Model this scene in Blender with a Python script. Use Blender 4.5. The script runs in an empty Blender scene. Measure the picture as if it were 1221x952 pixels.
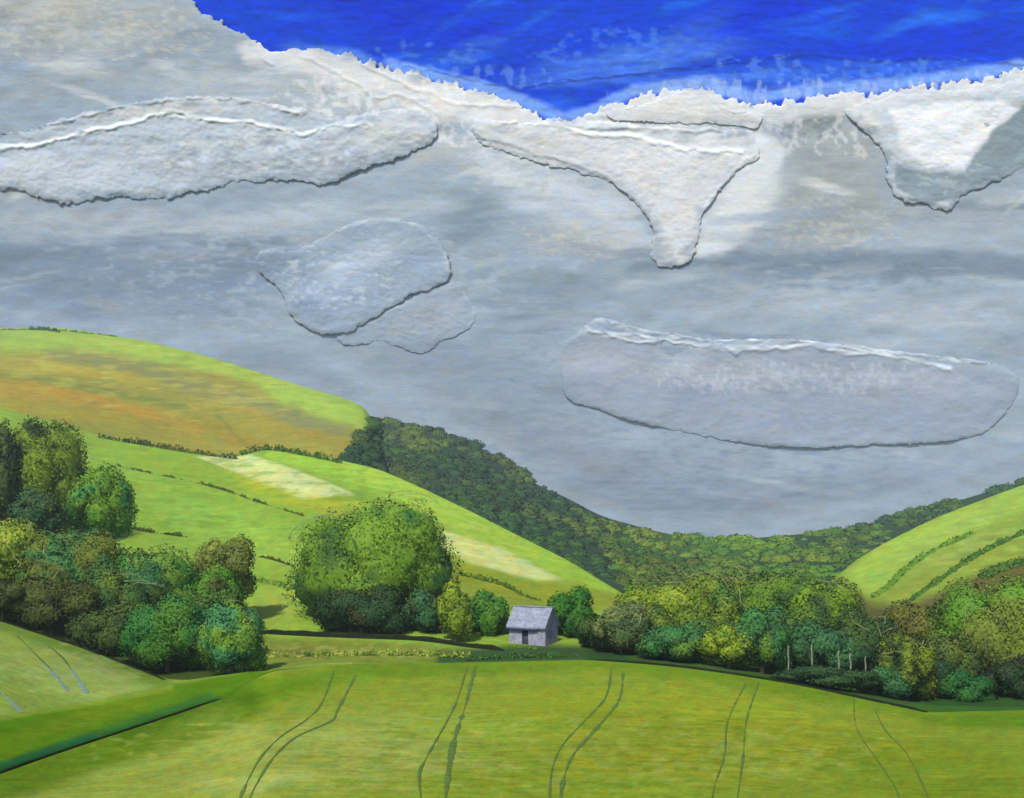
import bpy, math, random
import numpy as np
from mathutils import Vector

# ------------------------------------------------------------------ basics
scene = bpy.context.scene
COL = scene.collection
F, HOR, CX = 1309.0, 620.0, 610.5      # surveyor's constants: focal length, eye level, centre
EYE = 30.0                             # eye height above datum (m)
rng = np.random.default_rng(7)
random.seed(7)

def s2l(c):
    c = np.asarray(c, float) / 255.0
    return np.where(c <= 0.04045, c / 12.92, ((c + 0.055) / 1.055) ** 2.4)

def P(px, py, d):
    px = np.asarray(px, float); py = np.asarray(py, float); d = np.asarray(d, float)
    return np.stack([(px - CX) / F * d, d + 0 * px, EYE + (HOR - py) / F * d], -1)

# ------------------------------------------------------------------ noise
def _h(ix, iy, iz, seed):
    n = (ix.astype(np.int64) * 374761393 + iy.astype(np.int64) * 668265263 + iz.astype(np.int64) * 2147483647 + seed * 974634777) & 0xffffffff
    n = ((n ^ (n >> 13)) * 1274126177) & 0xffffffff
    n = n ^ (n >> 16)
    return (n & 0xffff) / 65535.0

def vn(x, y, z=None, seed=0):
    x = np.asarray(x, float); y = np.asarray(y, float)
    z = np.zeros_like(x) if z is None else np.asarray(z, float)
    ix, iy, iz = np.floor(x), np.floor(y), np.floor(z)
    fx, fy, fz = x - ix, y - iy, z - iz
    fx, fy, fz = [t * t * (3 - 2 * t) for t in (fx, fy, fz)]
    def L(a, b, t): return a + (b - a) * t
    r = []
    for k in ((0, 1) if np.any(fz) else (0,)):
        a = L(_h(ix, iy, iz + k, seed), _h(ix + 1, iy, iz + k, seed), fx)
        b = L(_h(ix, iy + 1, iz + k, seed), _h(ix + 1, iy + 1, iz + k, seed), fx)
        r.append(L(a, b, fy))
    return r[0] if len(r) == 1 else L(r[0], r[1], fz)

def fbm(x, y, z=None, seed=0, o=4):
    s = 0; a = 0.5; t = 0
    for k in range(o):
        s = s + a * vn(x * 2 ** k + 13.7 * k, y * 2 ** k + 5.3 * k, None if z is None else z * 2 ** k, seed + k)
        t += a; a *= 0.5
    return s / t - 0.5          # about -0.5 .. 0.5

def smooth(e0, e1, x):
    t = np.clip((x - e0) / (e1 - e0), 0, 1); return t * t * (3 - 2 * t)

def catmull(pts, n=6, closed=True):
    pts = np.array(pts, float); m = len(pts); out = []
    for i in range(m if closed else m - 1):
        g = (lambda k: pts[k % m]) if closed else (lambda k: pts[min(max(k, 0), m - 1)])
        p0, p1, p2, p3 = g(i - 1), g(i), g(i + 1), g(i + 2)
        for j in range(n):
            t = j / n
            out.append(0.5 * (2 * p1 + (p2 - p0) * t + (2 * p0 - 5 * p1 + 4 * p2 - p3) * t * t + (3 * p1 - p0 - 3 * p2 + p3) * t ** 3))
    if not closed: out.append(pts[-1])
    return np.array(out)

def dist_line(x, y, pts, closed=False):
    d = np.full(x.shape, 1e9); n = len(pts)
    for i in range(n if closed else n - 1):
        a, b = pts[i], pts[(i + 1) % n]
        ab = b - a; L2 = max(ab @ ab, 1e-9)
        t = np.clip(((x - a[0]) * ab[0] + (y - a[1]) * ab[1]) / L2, 0, 1)
        d = np.minimum(d, (x - a[0] - t * ab[0]) ** 2 + (y - a[1] - t * ab[1]) ** 2)
    return np.sqrt(d)

def inside(x, y, pts):
    c = np.zeros(x.shape, bool); n = len(pts)
    for i in range(n):
        (x1, y1), (x2, y2) = pts[i], pts[(i + 1) % n]
        if y1 == y2: continue
        c ^= ((y1 > y) != (y2 > y)) & (x < (x2 - x1) * (y - y1) / (y2 - y1) + x1)
    return c

def sdist(x, y, pts):
    d = dist_line(x, y, pts, True)
    return np.where(inside(x, y, pts), -d, d)

# ------------------------------------------------------------------ paint layers (pigment only)
def paint(px, py, base, layers, warp=6.0, seed=1, mott=(0.34, 0.24)):
    """base colour plus brushed patches; every colour is sRGB 0-255, blended linearly"""
    wx = px + warp * 2 * fbm(px / 60, py / 30, seed=seed, o=3) + warp * fbm(px / 14, py / 5, seed=seed + 9, o=2)
    wy = py + warp * 1.2 * fbm(px / 60, py / 30, seed=seed + 4, o=3) + warp * 0.6 * fbm(px / 16, py / 4, seed=seed + 5, o=2)
    c = np.zeros(px.shape + (3,)) + s2l(base)
    dry = np.clip(0.80 + 1.1 * fbm(px / 34, py / 4.5, seed=seed + 77, o=3), 0.1, 1.15)
    for L in layers:
        k = L[0]
        if k == 'e':      # soft ellipse: cx cy rx ry angle colour strength
            _, cx, cy, rx, ry, ang, col, st = L
            a = math.radians(ang); dx, dy = wx - cx, wy - cy
            u = (dx * math.cos(a) + dy * math.sin(a)) / rx; v = (-dx * math.sin(a) + dy * math.cos(a)) / ry
            al = np.clip(st * dry, 0, 1) * (1 - smooth(0.35, 1.15, np.sqrt(u * u + v * v)))
        elif k == 'p':    # polygon: pts colour softness strength
            _, pts, col, soft, st = L
            al = st * (1 - smooth(-soft, soft, sdist(wx, wy, np.array(pts, float))))
        elif k == 'l':    # stroke: pts colour halfwidth softness strength
            _, pts, col, hw, soft, st = L
            al = st * (1 - smooth(hw, hw + soft, dist_line(wx, wy, np.array(pts, float))))
        elif k == 'd':    # dry-brush speckle patch
            _, cx, cy, rx, ry, sx, sy, thr, col, st = L
            u, v = (wx - cx) / rx, (wy - cy) / ry
            m = 1 - smooth(0.4, 1.1, np.sqrt(u * u + v * v))
            n = fbm(px / sx, py / sy, seed=seed + 31, o=3) + 0.5
            al = st * smooth(thr - 0.03, thr + 0.16, n * (0.45 + 0.55 * m)) * (m > 0)
        c += (s2l(col) - c) * np.asarray(al)[..., None]
    a1, a2 = mott
    for k, (w1_, w2_) in enumerate([(1.0, -0.5), (0.55, 0.5), (-0.6, 1.4)]):
        n1_ = fbm(px / 13, py / 6, seed=seed + 61, o=3); n2_ = fbm(px / 9 + 7, py / 4, seed=seed + 62, o=3)
        n3_ = fbm(px / 3.4, py / 2.2, seed=seed + 63 + k, o=2)
        c[..., k] *= np.clip(1 + a1 * (w1_ * n1_ + w2_ * n2_) + a2 * n3_, 0.3, 2)
    return c

# ------------------------------------------------------------------ mesh plumbing
def mesh_obj(name, verts, faces, mat, parent=None, col=None, flat=False, nrm=None):
    me = bpy.data.meshes.new(name)
    verts = np.ascontiguousarray(verts, dtype=np.float32).reshape(-1, 3)
    if isinstance(faces, np.ndarray):
        nf, k = faces.shape
        me.vertices.add(len(verts)); me.vertices.foreach_set('co', verts.ravel())
        me.loops.add(nf * k); me.loops.foreach_set('vertex_index', faces.astype(np.int32).ravel())
        me.polygons.add(nf)
        me.polygons.foreach_set('loop_start', (np.arange(nf) * k).astype(np.int32))
        me.polygons.foreach_set('loop_total', np.full(nf, k, np.int32))
        me.update(calc_edges=True)
    else:
        me.from_pydata([tuple(v) for v in verts.tolist()], [], faces); me.update()
    if not flat: me.polygons.foreach_set('use_smooth', np.ones(len(me.polygons), bool))
    if col is not None:
        a = me.color_attributes.new('pigment', 'FLOAT_COLOR', 'POINT')
        rgba = np.ones((len(verts), 4), np.float32); rgba[:, :3] = np.clip(col.reshape(-1, 3), 0.0005, 0.95)
        a.data.foreach_set('color', rgba.ravel())
    if nrm is not None:
        nn = nrm / (np.linalg.norm(nrm, axis=1)[:, None] + 1e-9)
        me.normals_split_custom_set_from_vertices(nn.astype(np.float32).tolist())
    me.materials.append(mat)
    o = bpy.data.objects.new(name, me); COL.objects.link(o)
    if parent is not None:
        o.parent = parent
    return o

def tag(o, label, cat, group=None):
    o['label'] = label; o['category'] = cat
    if group: o['group'] = group
    return o

def structure(o, label=None):
    o['kind'] = 'structure'
    if label: o['label'] = label
    return o

def empty(name, loc, rz=0):
    o = bpy.data.objects.new(name, None); COL.objects.link(o)
    o.empty_display_size = 0.5; o.location = tuple(loc); o.rotation_euler = (0, 0, rz)
    return o

def grid_faces(nr, nc):
    i = np.arange(nr * nc).reshape(nr, nc)
    return np.stack([i[:-1, :-1], i[:-1, 1:], i[1:, 1:], i[1:, :-1]], -1).reshape(-1, 4)

# ------------------------------------------------------------------ materials
def material(name, color=None, rough=0.85, spec=0.12, attr=False, var=None, bumps=(), trans=0.0):
    """var: list of (scale xyz, amount, hue colour) ; bumps: list of (scale xyz, strength, distance)"""
    m = bpy.data.materials.new(name); m.use_nodes = True
    nt = m.node_tree; N = nt.nodes; K = nt.links
    b = N['Principled BSDF']; b.inputs['Roughness'].default_value = rough
    b.inputs['Specular IOR Level'].default_value = spec
    tc = N.new('ShaderNodeTexCoord')
    if attr:
        a = N.new('ShaderNodeAttribute'); a.attribute_name = 'pigment'; c = a.outputs['Color']
    else:
        r = N.new('ShaderNodeRGB'); r.outputs[0].default_value = (*color, 1); c = r.outputs[0]
    for sc, amt in (var or []):
        mp = N.new('ShaderNodeMapping'); mp.inputs['Scale'].default_value = sc
        K.new(tc.outputs['Object'], mp.inputs['Vector'])
        n = N.new('ShaderNodeTexNoise'); n.inputs['Scale'].default_value = 1; n.inputs['Detail'].default_value = 5
        n.inputs['Roughness'].default_value = 0.65
        K.new(mp.outputs[0], n.inputs['Vector'])
        r = N.new('ShaderNodeMapRange'); r.inputs['From Min'].default_value = 0.3; r.inputs['From Max'].default_value = 0.7
        r.inputs['To Min'].default_value = 1 - amt; r.inputs['To Max'].default_value = 1 + amt
        K.new(n.outputs['Fac'], r.inputs['Value'])
        v = N.new('ShaderNodeVectorMath'); v.operation = 'SCALE'
        K.new(c, v.inputs[0]); K.new(r.outputs[0], v.inputs['Scale']); c = v.outputs[0]
    K.new(c, b.inputs['Base Color'])
    nrm = None
    for sc, st, dist in bumps:
        mp = N.new('ShaderNodeMapping'); mp.inputs['Scale'].default_value = sc
        K.new(tc.outputs['Object'], mp.inputs['Vector'])
        n = N.new('ShaderNodeTexNoise'); n.inputs['Scale'].default_value = 1; n.inputs['Detail'].default_value = 6
        n.inputs['Roughness'].default_value = 0.7
        K.new(mp.outputs[0], n.inputs['Vector'])
        bp = N.new('ShaderNodeBump'); bp.inputs['Strength'].default_value = st; bp.inputs['Distance'].default_value = dist
        K.new(n.outputs['Fac'], bp.inputs['Height'])
        if nrm is not None: K.new(nrm, bp.inputs['Normal'])
        nrm = bp.outputs[0]
    if nrm is not None: K.new(nrm, b.inputs['Normal'])
    return m

M_field = material('crop_grass', attr=True, rough=0.95, spec=0.0,
                   var=[((0.5, 1.6, 1), 0.16), ((4, 9, 3), 0.16), ((0.06, 0.12, 0.1), 0.10)],
                   bumps=[((1.2, 3.5, 1), 0.6, 0.12), ((7, 14, 7), 0.7, 0.05)])
M_hill = material('hill_grass', attr=True, rough=0.9, spec=0.05,
                  var=[((0.10, 0.22, 0.4), 0.14), ((0.5, 0.7, 1.2), 0.12)],
                  bumps=[((0.25, 0.3, 0.8), 0.6, 0.7), ((1, 1, 2), 0.5, 0.3)])
M_leaf = material('foliage', attr=True, rough=0.75, spec=0.15)
M_farleaf = material('far_foliage', attr=True, rough=0.9, spec=0.05)
M_cloud = material('cloud_body', attr=True, rough=0.95, spec=0.0,
                   var=[((0.03, 0.03, 0.12), 0.07), ((0.22, 0.22, 0.7), 0.055)],
                   bumps=[((0.05, 0.05, 0.14), 0.22, 3.0), ((0.25, 0.25, 0.6), 0.5, 0.8)])
M_sky = material('sky_blue', attr=True, rough=1.0, spec=0.0,
                 var=[((0.02, 0.02, 0.05), 0.10), ((0.2, 0.2, 0.3), 0.06)],
                 bumps=[((0.1, 0.1, 0.2), 0.15, 1.0)])
M_bark = material('bark', (0.10, 0.075, 0.045), var=[((3, 3, 1), 0.3)], bumps=[((6, 6, 1.5), 0.8, 0.1)])
M_palebark = material('pale_bark', (0.13, 0.15, 0.09), var=[((4, 4, 2), 0.3)], bumps=[((6, 6, 2), 0.6, 0.05)])
M_twig = material('pale_twig', (0.17, 0.18, 0.07), var=[((1, 1, 1), 0.35)])
M_dark = material('edge_shade_dark', (0.011, 0.015, 0.006), spec=0.0, var=[((2, 2, 2), 0.35)], bumps=[((4, 4, 4), 0.7, 0.1)])  # near-black for the strips that draw shade along field edges
M_rut = material('trampled_rut', (0.062, 0.105, 0.014), rough=0.95, var=[((1.5, 3, 1), 0.4), ((9, 9, 9), 0.3)])
M_rutblue = material('chalky_rut', (0.13, 0.19, 0.13), rough=0.95, var=[((1.5, 3, 1), 0.3)])
M_chalk = material('chalk_stone', (0.33, 0.38, 0.22), var=[((4, 4, 4), 0.3)], bumps=[((5, 5, 5), 0.6, 0.1)])
M_wall = material('limewashed_wall', (0.185, 0.185, 0.225), var=[((0.9, 0.9, 0.5), 0.35), ((3, 3, 2.2), 0.3)], bumps=[((6, 6, 6), 0.6, 0.06)])
M_roof = material('slate_roof', (0.165, 0.18, 0.225), rough=0.85, var=[((0.8, 0.8, 2.2), 0.3), ((3, 3, 6), 0.28)], bumps=[((3, 3, 8), 0.5, 0.05)])
M_door = material('dark_opening_boards', (0.035, 0.037, 0.055), var=[((12, 12, 1), 0.3)], bumps=[((14, 14, 1), 0.6, 0.03)])
M_eaveshade = material('eave_shade_dark', (0.045, 0.048, 0.10), var=[((3, 3, 3), 0.2)])  # dark blue that paints the shadow under the barn eave

# ------------------------------------------------------------------ curves
def curve(pts, sm=True):
    pts = np.array(pts, float)
    def f(x):
        # monotone-ish smooth interpolation: linear, then averaged over a window
        x = np.asarray(x, float)
        if not sm: return np.interp(x, pts[:, 0], pts[:, 1])
        return sum(np.interp(x + o, pts[:, 0], pts[:, 1]) for o in (-14, -7, 0, 7, 14)) / 5
    return f

class Surface:
    """terrain strip: columns fan out from the viewpoint, rows follow the knots away from it"""
    def __init__(self, name, knots, rows, x0=-520, x1=1740, dpx=2.0, und=0.15, seed=0, soften=6):
        self.px = np.concatenate([np.arange(min(x0, 0), 0, dpx * 3), np.arange(0, 1221, dpx), np.arange(1221, max(x1, 1222), dpx * 3)])
        self.px = self.px[(self.px >= x0) & (self.px <= x1)]
        D, Z = [], []
        for i, (pc, dc) in enumerate(knots):
            d = dc(self.px); py = pc(self.px)
            D.append(d); Z.append((HOR - py) / F * d)
        d, z = [], []
        for i in range(len(knots) - 1):
            for k in range(rows[i]):
                t = k / rows[i]
                d.append(D[i] * (1 - t) + D[i + 1] * t); z.append(Z[i] * (1 - t) + Z[i + 1] * t)
        d.append(D[-1]); z.append(Z[-1])
        self.d = np.array(d); self.z = np.array(z)
        fix = np.cumsum([0] + list(rows))
        x = (self.px - CX) / F * self.d
        env = np.ones(len(self.d))
        z0 = self.z.copy()
        for _ in range(soften):
            zz = self.z.copy(); zz[1:-1] = (self.z[:-2] + 2 * self.z[1:-1] + self.z[2:]) / 4; self.z = zz
        sc = np.maximum(self.d, 20)
        self.z += und * sc / 60 * fbm(x / (sc * 0.12), self.d / (sc * 0.12), seed=seed, o=3)
        self.name = name
    def finish(self, painter, mat, gain):
        x = (self.px - CX) / F * self.d
        v = np.stack([x, self.d, self.z + EYE], -1)
        pyv = HOR - self.z / self.d * F
        pxv = np.broadcast_to(self.px, self.d.shape)
        c = painter(pxv, pyv) * gain
        c[..., 2] *= 0.86 if mat is M_field else 0.9
        o = mesh_obj(self.name, v.reshape(-1, 3), grid_faces(*self.d.shape), mat, col=c)
        return structure(o)
    def zat(self, px, d):
        j = int(np.argmin(abs(self.px - px)))
        return float(np.interp(d, self.d[:, j], self.z[:, j])) + EYE
    def at_pix(self, px, py):
        """point where the line of sight meets this surface (front part)"""
        j = int(np.argmin(abs(self.px - px)))
        pyc = HOR - self.z[:, j] / self.d[:, j] * F
        k = int(np.argmin(pyc))
        q = np.minimum.accumulate(pyc[:k + 1])
        if len(q) < 2: return None
        d = float(np.interp(-py, -q, self.d[:k + 1, j]))
        return np.array([(px - CX) / F * d, d, self.zat(px, d)])

K = lambda v: (lambda x: np.zeros_like(x) + v)
def off(f, a): return lambda x: f(x) + a

# 1. foreground field -------------------------------------------------
crest_py = curve([(-520, 1085), (-200, 985), (0, 920), (130, 876), (262, 832), (320, 800), (400, 792), (560, 789), (700, 786), (780, 791), (850, 799), (950, 815), (1050, 837), (1105, 849), (1221, 846), (1740, 850)])
crest_d = curve([(-520, 26), (-200, 42), (0, 56), (262, 88), (400, 106), (560, 118), (700, 118), (950, 104), (1105, 92), (1221, 92), (1740, 96)])
def near_py(x): return HOR + 8.6 / 9 * F + 0 * x
S_field = Surface('field', [(near_py, K(9.0)), (crest_py, crest_d),
                            (lambda x: HOR + (-(HOR - crest_py(x)) * crest_d(x) / F + 1.6) / (crest_d(x) + 1.2) * F, off(crest_d, 1.2)),
                            (lambda x: HOR + ((crest_py(x) - HOR) * crest_d(x) / F + 5) / (crest_d(x) + 14) * F, off(crest_d, 14))],
                  [300, 4, 8], und=0.10, seed=3, soften=2)
field_paint = lambda px, py: paint(px, py, (148, 167, 54), [
    ('e', 380, 900, 260, 60, -8, (172, 184, 92), 0.75), ('e', 60, 950, 200, 50, -10, (170, 182, 88), 0.6),
    ('e', 800, 850, 240, 34, 2, (160, 172, 40), 0.6), ('e', 560, 870, 140, 30, 4, (150, 176, 48), 0.6),
    ('e', 820, 905, 260, 30, 0, (158, 164, 46), 0.6), ('e', 1120, 920, 190, 50, 5, (122, 146, 34), 0.75),
    ('e', 640, 940, 200, 24, 0, (138, 160, 40), 0.5), ('e', 1000, 880, 160, 20, 8, (150, 162, 38), 0.6),
    ('l', [(280, 835), (420, 800), (560, 792), (720, 790), (860, 803), (1000, 828), (1110, 852), (1300, 852)], (108, 148, 28), 5, 14, 0.7),
    ('l', [(-200, 1000), (0, 935), (140, 885), (290, 835)], (92, 128, 20), 12, 26, 0.85),
    ('l', [(150, 872), (290, 826)], (70, 110, 18), 6, 16, 0.6),
    ('e', 330, 815, 60, 16, -12, (112, 150, 30), 0.7), ('e', 1180, 862, 90, 12, 0, (96, 140, 24), 0.7),
    ('e', 240, 860, 60, 16, -20, (140, 166, 60), 0.5),
    ('d', 420, 900, 330, 70, 30, 4, 0.5, (190, 196, 112), 0.35), ('d', 900, 880, 330, 80, 26, 3.5, 0.5, (176, 180, 60), 0.35),
    ('d', 700, 900, 600, 80, 22, 3, 0.56, (104, 132, 24), 0.4), ('d', 600, 900, 700, 80, 14, 6, 0.52, (170, 184, 90), 0.4), ('e', 300, 930, 120, 16, -6, (182, 192, 104), 0.5), ('e', 640, 885, 120, 12, -4, (164, 176, 60), 0.5)], warp=8, seed=11, mott=(0.42, 0.32))
o = S_field.finish(field_paint, M_field, 0.50)
o['label'] = 'broad yellow-green foreground field with tractor lines'

# 2. left bank and small left field ---------------------------------
bank_top = curve([(-520, 925), (-200, 888), (0, 852), (100, 838), (200, 816), (300, 800), (420, 800)])
lf_top = curve([(-520, 560), (-200, 668), (0, 738), (100, 772), (195, 808), (260, 812), (420, 812)])
S_left = Surface('left_field', [(off(crest_py, 22), off(crest_d, 1.5)), (off(crest_py, -3), off(crest_d, 3.0)),
                                (bank_top, curve([(-520, 44), (0, 76), (300, 112), (420, 122)])),
                                (lambda x: np.minimum(lf_top(x), bank_top(x) - 2), curve([(-520, 100), (0, 112), (200, 116), (300, 120), (420, 128)])),
                                (lambda x: np.minimum(lf_top(x), bank_top(x) - 2) + 60, curve([(-520, 140), (0, 140), (200, 140), (300, 140), (420, 146)]))],
                 [4, 50, 70, 8], x1=420, und=0.1, seed=5, soften=3)
left_paint = lambda px, py: paint(px, py, (150, 176, 78), [
    ('e', 80, 800, 120, 30, 20, (176, 192, 104), 0.7), ('e', 10, 760, 80, 24, 20, (160, 184, 84), 0.6),
    ('l', [(-200, 680), (0, 742), (100, 776), (195, 812)], (110, 146, 44), 3, 12, 0.7),
    ('p', [(-520, 935), (-200, 893), (0, 855), (100, 840), (200, 818), (300, 800), (420, 795), (420, 1200), (-520, 1200)], (98, 140, 22), 4, 1.0),
    ('l', [(-100, 875), (0, 857), (100, 842), (205, 820)], (150, 174, 60), 1.0, 4, 0.6),
    ('e', 120, 850, 100, 12, -16, (128, 152, 26), 0.7), ('e', 10, 885, 80, 12, -18, (110, 138, 24), 0.6),
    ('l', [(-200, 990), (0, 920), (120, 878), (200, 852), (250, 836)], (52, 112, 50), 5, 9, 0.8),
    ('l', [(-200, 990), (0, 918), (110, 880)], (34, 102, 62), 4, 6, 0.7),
    ('e', 90, 862, 120, 7, -16, (116, 142, 30), 0.5),
    ('d', 90, 800, 140, 50, 20, 4, 0.5, (190, 202, 124), 0.4)], warp=3, seed=21)
o = S_left.finish(left_paint, M_field, 0.50)
o['label'] = 'small pale green field and grassy bank at the left'

# 3. valley floor and the near left hill -------------------------------
hb_top = curve([(-520, 470), (0, 486), (60, 500), (120, 517), (200, 532), (280, 545), (318, 534), (380, 541), (450, 558), (500, 580), (560, 608), (620, 638), (680, 668), (720, 694), (752, 714), (800, 752), (900, 790), (1740, 800)])
hb_d = curve([(-520, 330), (0, 325), (300, 320), (450, 290), (600, 245), (750, 196), (850, 170), (1740, 165)])
vf_py = curve([(-520, 775), (300, 768), (560, 767), (700, 769), (850, 786), (950, 806), (1105, 838), (1221, 842), (1740, 845)])
vf_d = curve([(-520, 134), (300, 134), (700, 133), (850, 130), (1105, 112), (1740, 112)])
S_hill = Surface('hillside', [(off(crest_py, 26), off(crest_d, 1.0)), (lambda x: np.where(x < 300, 812, crest_py(x) + 2), lambda x: np.maximum(crest_d(x) + 2.5, np.where(x < 420, 112, 0))),
                              (vf_py, vf_d), (hb_top, hb_d), (off(hb_top, 40), off(hb_d, 60))],
                 [3, 20, 170, 10], und=0.30, seed=9, soften=5)
hill_paint = lambda px, py: paint(px, py, (144, 178, 60), [
    ('e', 200, 560, 120, 40, 12, (150, 188, 62), 0.8), ('e', 260, 625, 120, 30, 14, (152, 196, 74), 0.8),
    ('p', [(130, 520), (250, 542), (400, 600), (360, 618), (250, 580), (150, 552)], (150, 180, 50), 6, 0.7),
    ('p', [(236, 545), (300, 543), (360, 562), (425, 590), (360, 596), (300, 572)], (214, 222, 146), 2.2, 1.0),
    ('p', [(270, 560), (360, 592), (430, 596), (420, 620), (340, 602), (290, 580)], (176, 184, 42), 6, 0.8),
    ('p', [(318, 534), (400, 541), (470, 563), (560, 606), (660, 656), (752, 714), (735, 728), (640, 676), (560, 640), (470, 596), (380, 566), (318, 545)], (166, 204, 62), 5, 0.95),
    ('e', 480, 585, 90, 14, 24, (184, 216, 78), 0.7), ('e', 610, 650, 70, 10, 27, (172, 200, 74), 0.6),
    ('p', [(530, 632), (600, 655), (672, 692), (640, 694), (560, 672), (525, 650)], (214, 220, 136), 3, 1.0),
    ('p', [(520, 655), (600, 686), (680, 700), (752, 712), (735, 730), (640, 722), (560, 700), (520, 685)], (150, 160, 34), 6, 0.85),
    ('e', 700, 706, 50, 14, 25, (150, 166, 48), 0.7),
    ('p', [(545, 690), (620, 708), (660, 725), (600, 730), (550, 712)], (138, 148, 44), 4, 0.7),
    ('e', 330, 660, 70, 24, 14, (158, 190, 72), 0.7), ('e', 325, 725, 40, 26, 0, (170, 186, 74), 0.8),
    ('p', [(300, 758), (420, 762), (560, 775), (600, 785), (560, 800), (300, 800)], (132, 148, 52), 4, 0.95),
    ('e', 360, 778, 60, 10, 0, (124, 118, 48), 0.6), ('e', 470, 778, 70, 7, 2, (158, 166, 66), 0.6),
    ('d', 430, 776, 160, 16, 9, 3, 0.5, (176, 180, 92), 0.6),
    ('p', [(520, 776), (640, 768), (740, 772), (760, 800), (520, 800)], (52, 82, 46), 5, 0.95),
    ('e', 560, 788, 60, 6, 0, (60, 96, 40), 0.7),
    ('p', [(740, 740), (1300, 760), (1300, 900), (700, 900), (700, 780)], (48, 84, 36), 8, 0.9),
    ('e', 1160, 845, 120, 8, 0, (66, 118, 30), 0.7),
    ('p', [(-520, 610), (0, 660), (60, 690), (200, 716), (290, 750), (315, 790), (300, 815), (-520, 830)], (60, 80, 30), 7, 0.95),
    ('d', 300, 600, 320, 90, 16, 4, 0.54, (124, 166, 44), 0.5), ('d', 560, 640, 220, 60, 12, 4, 0.55, (196, 214, 92), 0.4)], warp=2.2, seed=33)
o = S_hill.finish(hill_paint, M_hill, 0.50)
o['label'] = 'bright green left hillside of small fields'

# 4. upper moor on the left ------------------------------------------
ha_top = curve([(-520, 384), (0, 392), (60, 391), (120, 398), (180, 407), (250, 424), (310, 443), (370, 462), (415, 475), (440, 485), (450, 500), (456, 530), (470, 590), (500, 660), (560, 740)], sm=True)
ha_d = curve([(-520, 640), (0, 620), (250, 560), (440, 470), (560, 440)])
S_moor = Surface('moor', [(lambda x: hb_top(x) + 26, off(hb_d, 12)), (lambda x: np.maximum(hb_top(x) - 6, ha_top(x) + 8), lambda x: hb_d(x) + 45), (ha_top, ha_d), (off(ha_top, 30), off(ha_d, 90))],
                 [8, 100, 10], x1=560, dpx=2.5, und=0.35, seed=13, soften=3)
moor_paint = lambda px, py: paint(px, py, (160, 154, 60), [
    ('p', [(-520, 340), (60, 360), (200, 390), (360, 440), (480, 480), (470, 530), (400, 500), (280, 448), (130, 420), (0, 420), (-520, 416)], (160, 190, 72), 9, 0.95),
    ('e', 60, 404, 130, 9, 4, (138, 168, 76), 0.6), ('e', 110, 408, 120, 7, 6, (176, 206, 74), 0.6), ('e', 220, 430, 130, 10, 14, (172, 202, 70), 0.7),
    ('p', [(300, 450), (370, 468), (456, 494), (444, 512), (400, 505), (330, 480)], (172, 204, 76), 8, 0.85),
    ('l', [(60, 424), (180, 440), (250, 468), (330, 490), (400, 512)], (134, 142, 92), 3, 12, 0.6),
    ('l', [(290, 478), (350, 496), (410, 514)], (146, 148, 92), 4, 10, 0.35),
    ('e', 30, 434, 90, 10, 4, (176, 166, 74), 0.6), ('e', 120, 446, 80, 9, 8, (196, 172, 50), 0.85), ('e', 290, 486, 60, 7, 20, (176, 156, 54), 0.7),
    ('l', [(-100, 444), (0, 450), (120, 466), (220, 488)], (122, 138, 50), 2, 4, 0.7),
    ('l', [(-100, 456), (0, 462), (90, 474), (190, 500), (230, 512)], (180, 152, 52), 5, 10, 0.85),
    ('l', [(60, 466), (130, 480), (185, 500)], (190, 148, 44), 2, 5, 0.7),
    ('e', 60, 490, 110, 13, 6, (168, 156, 50), 0.9), ('e', 180, 508, 90, 9, 14, (160, 150, 50), 0.8), ('e', 260, 512, 70, 12, 18, (160, 148, 48), 0.85),
    ('e', 300, 532, 50, 10, 15, (162, 132, 40), 0.7), ('e', 330, 506, 60, 8, 20, (172, 156, 54), 0.8), ('e', 385, 522, 40, 9, 16, (164, 148, 56), 0.85),
    ('e', 130, 514, 80, 8, 8, (148, 150, 50), 0.8), ('l', [(255, 492), (275, 512), (295, 532)], (128, 132, 50), 1, 3, 0.6),
    ('p', [(452, 488), (480, 500), (500, 600), (400, 580), (412, 545), (425, 520), (440, 506)], (58, 84, 52), 5, 1.0),
    ('d', 200, 450, 300, 80, 26, 4, 0.52, (204, 200, 90), 0.35), ('d', 240, 470, 300, 90, 22, 3, 0.57, (130, 140, 70), 0.35)], warp=5, seed=44, mott=(0.24, 0.2))
o = S_moor.finish(moor_paint, M_hill, 0.50)
o['label'] = 'ochre and lime moorland hilltop at the upper left'

# 5. wooded ridge far behind ------------------------------------------
rg_top = curve([(-520, 480), (300, 484), (440, 494), (480, 500), (530, 512), (590, 540), (640, 574), (680, 594), (720, 615), (800, 634), (870, 639), (950, 637), (1000, 629), (1060, 618), (1130, 598), (1221, 574), (1740, 430)])
rg_d = curve([(-520, 800), (440, 760), (600, 720), (800, 640), (950, 640), (1221, 720), (1740, 820)])
S_ridge = Surface('ridge', [(lambda x: np.interp(x, [-520, 500, 700, 800, 1740], [640, 640, 740, 770, 770]), lambda x: np.interp(x, [-520, 500, 700, 1740], [420, 420, 300, 300])),
                            (rg_top, rg_d), (off(rg_top, 20), off(rg_d, 160))], [90, 8], dpx=4, und=0.5, seed=17, soften=3)
ridge_paint = lambda px, py: paint(px, py, (54, 82, 46), [
    ('p', [(380, 480), (640, 560), (720, 620), (760, 700), (640, 660), (520, 580), (400, 560)], (52, 76, 54), 10, 0.9),
    ('e', 850, 650, 110, 26, 0, (70, 116, 34), 0.9)], warp=8, seed=55)
o = S_ridge.finish(ridge_paint, M_hill, 0.5)
o['label'] = 'dark distant ridge beneath the far wood'

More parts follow.
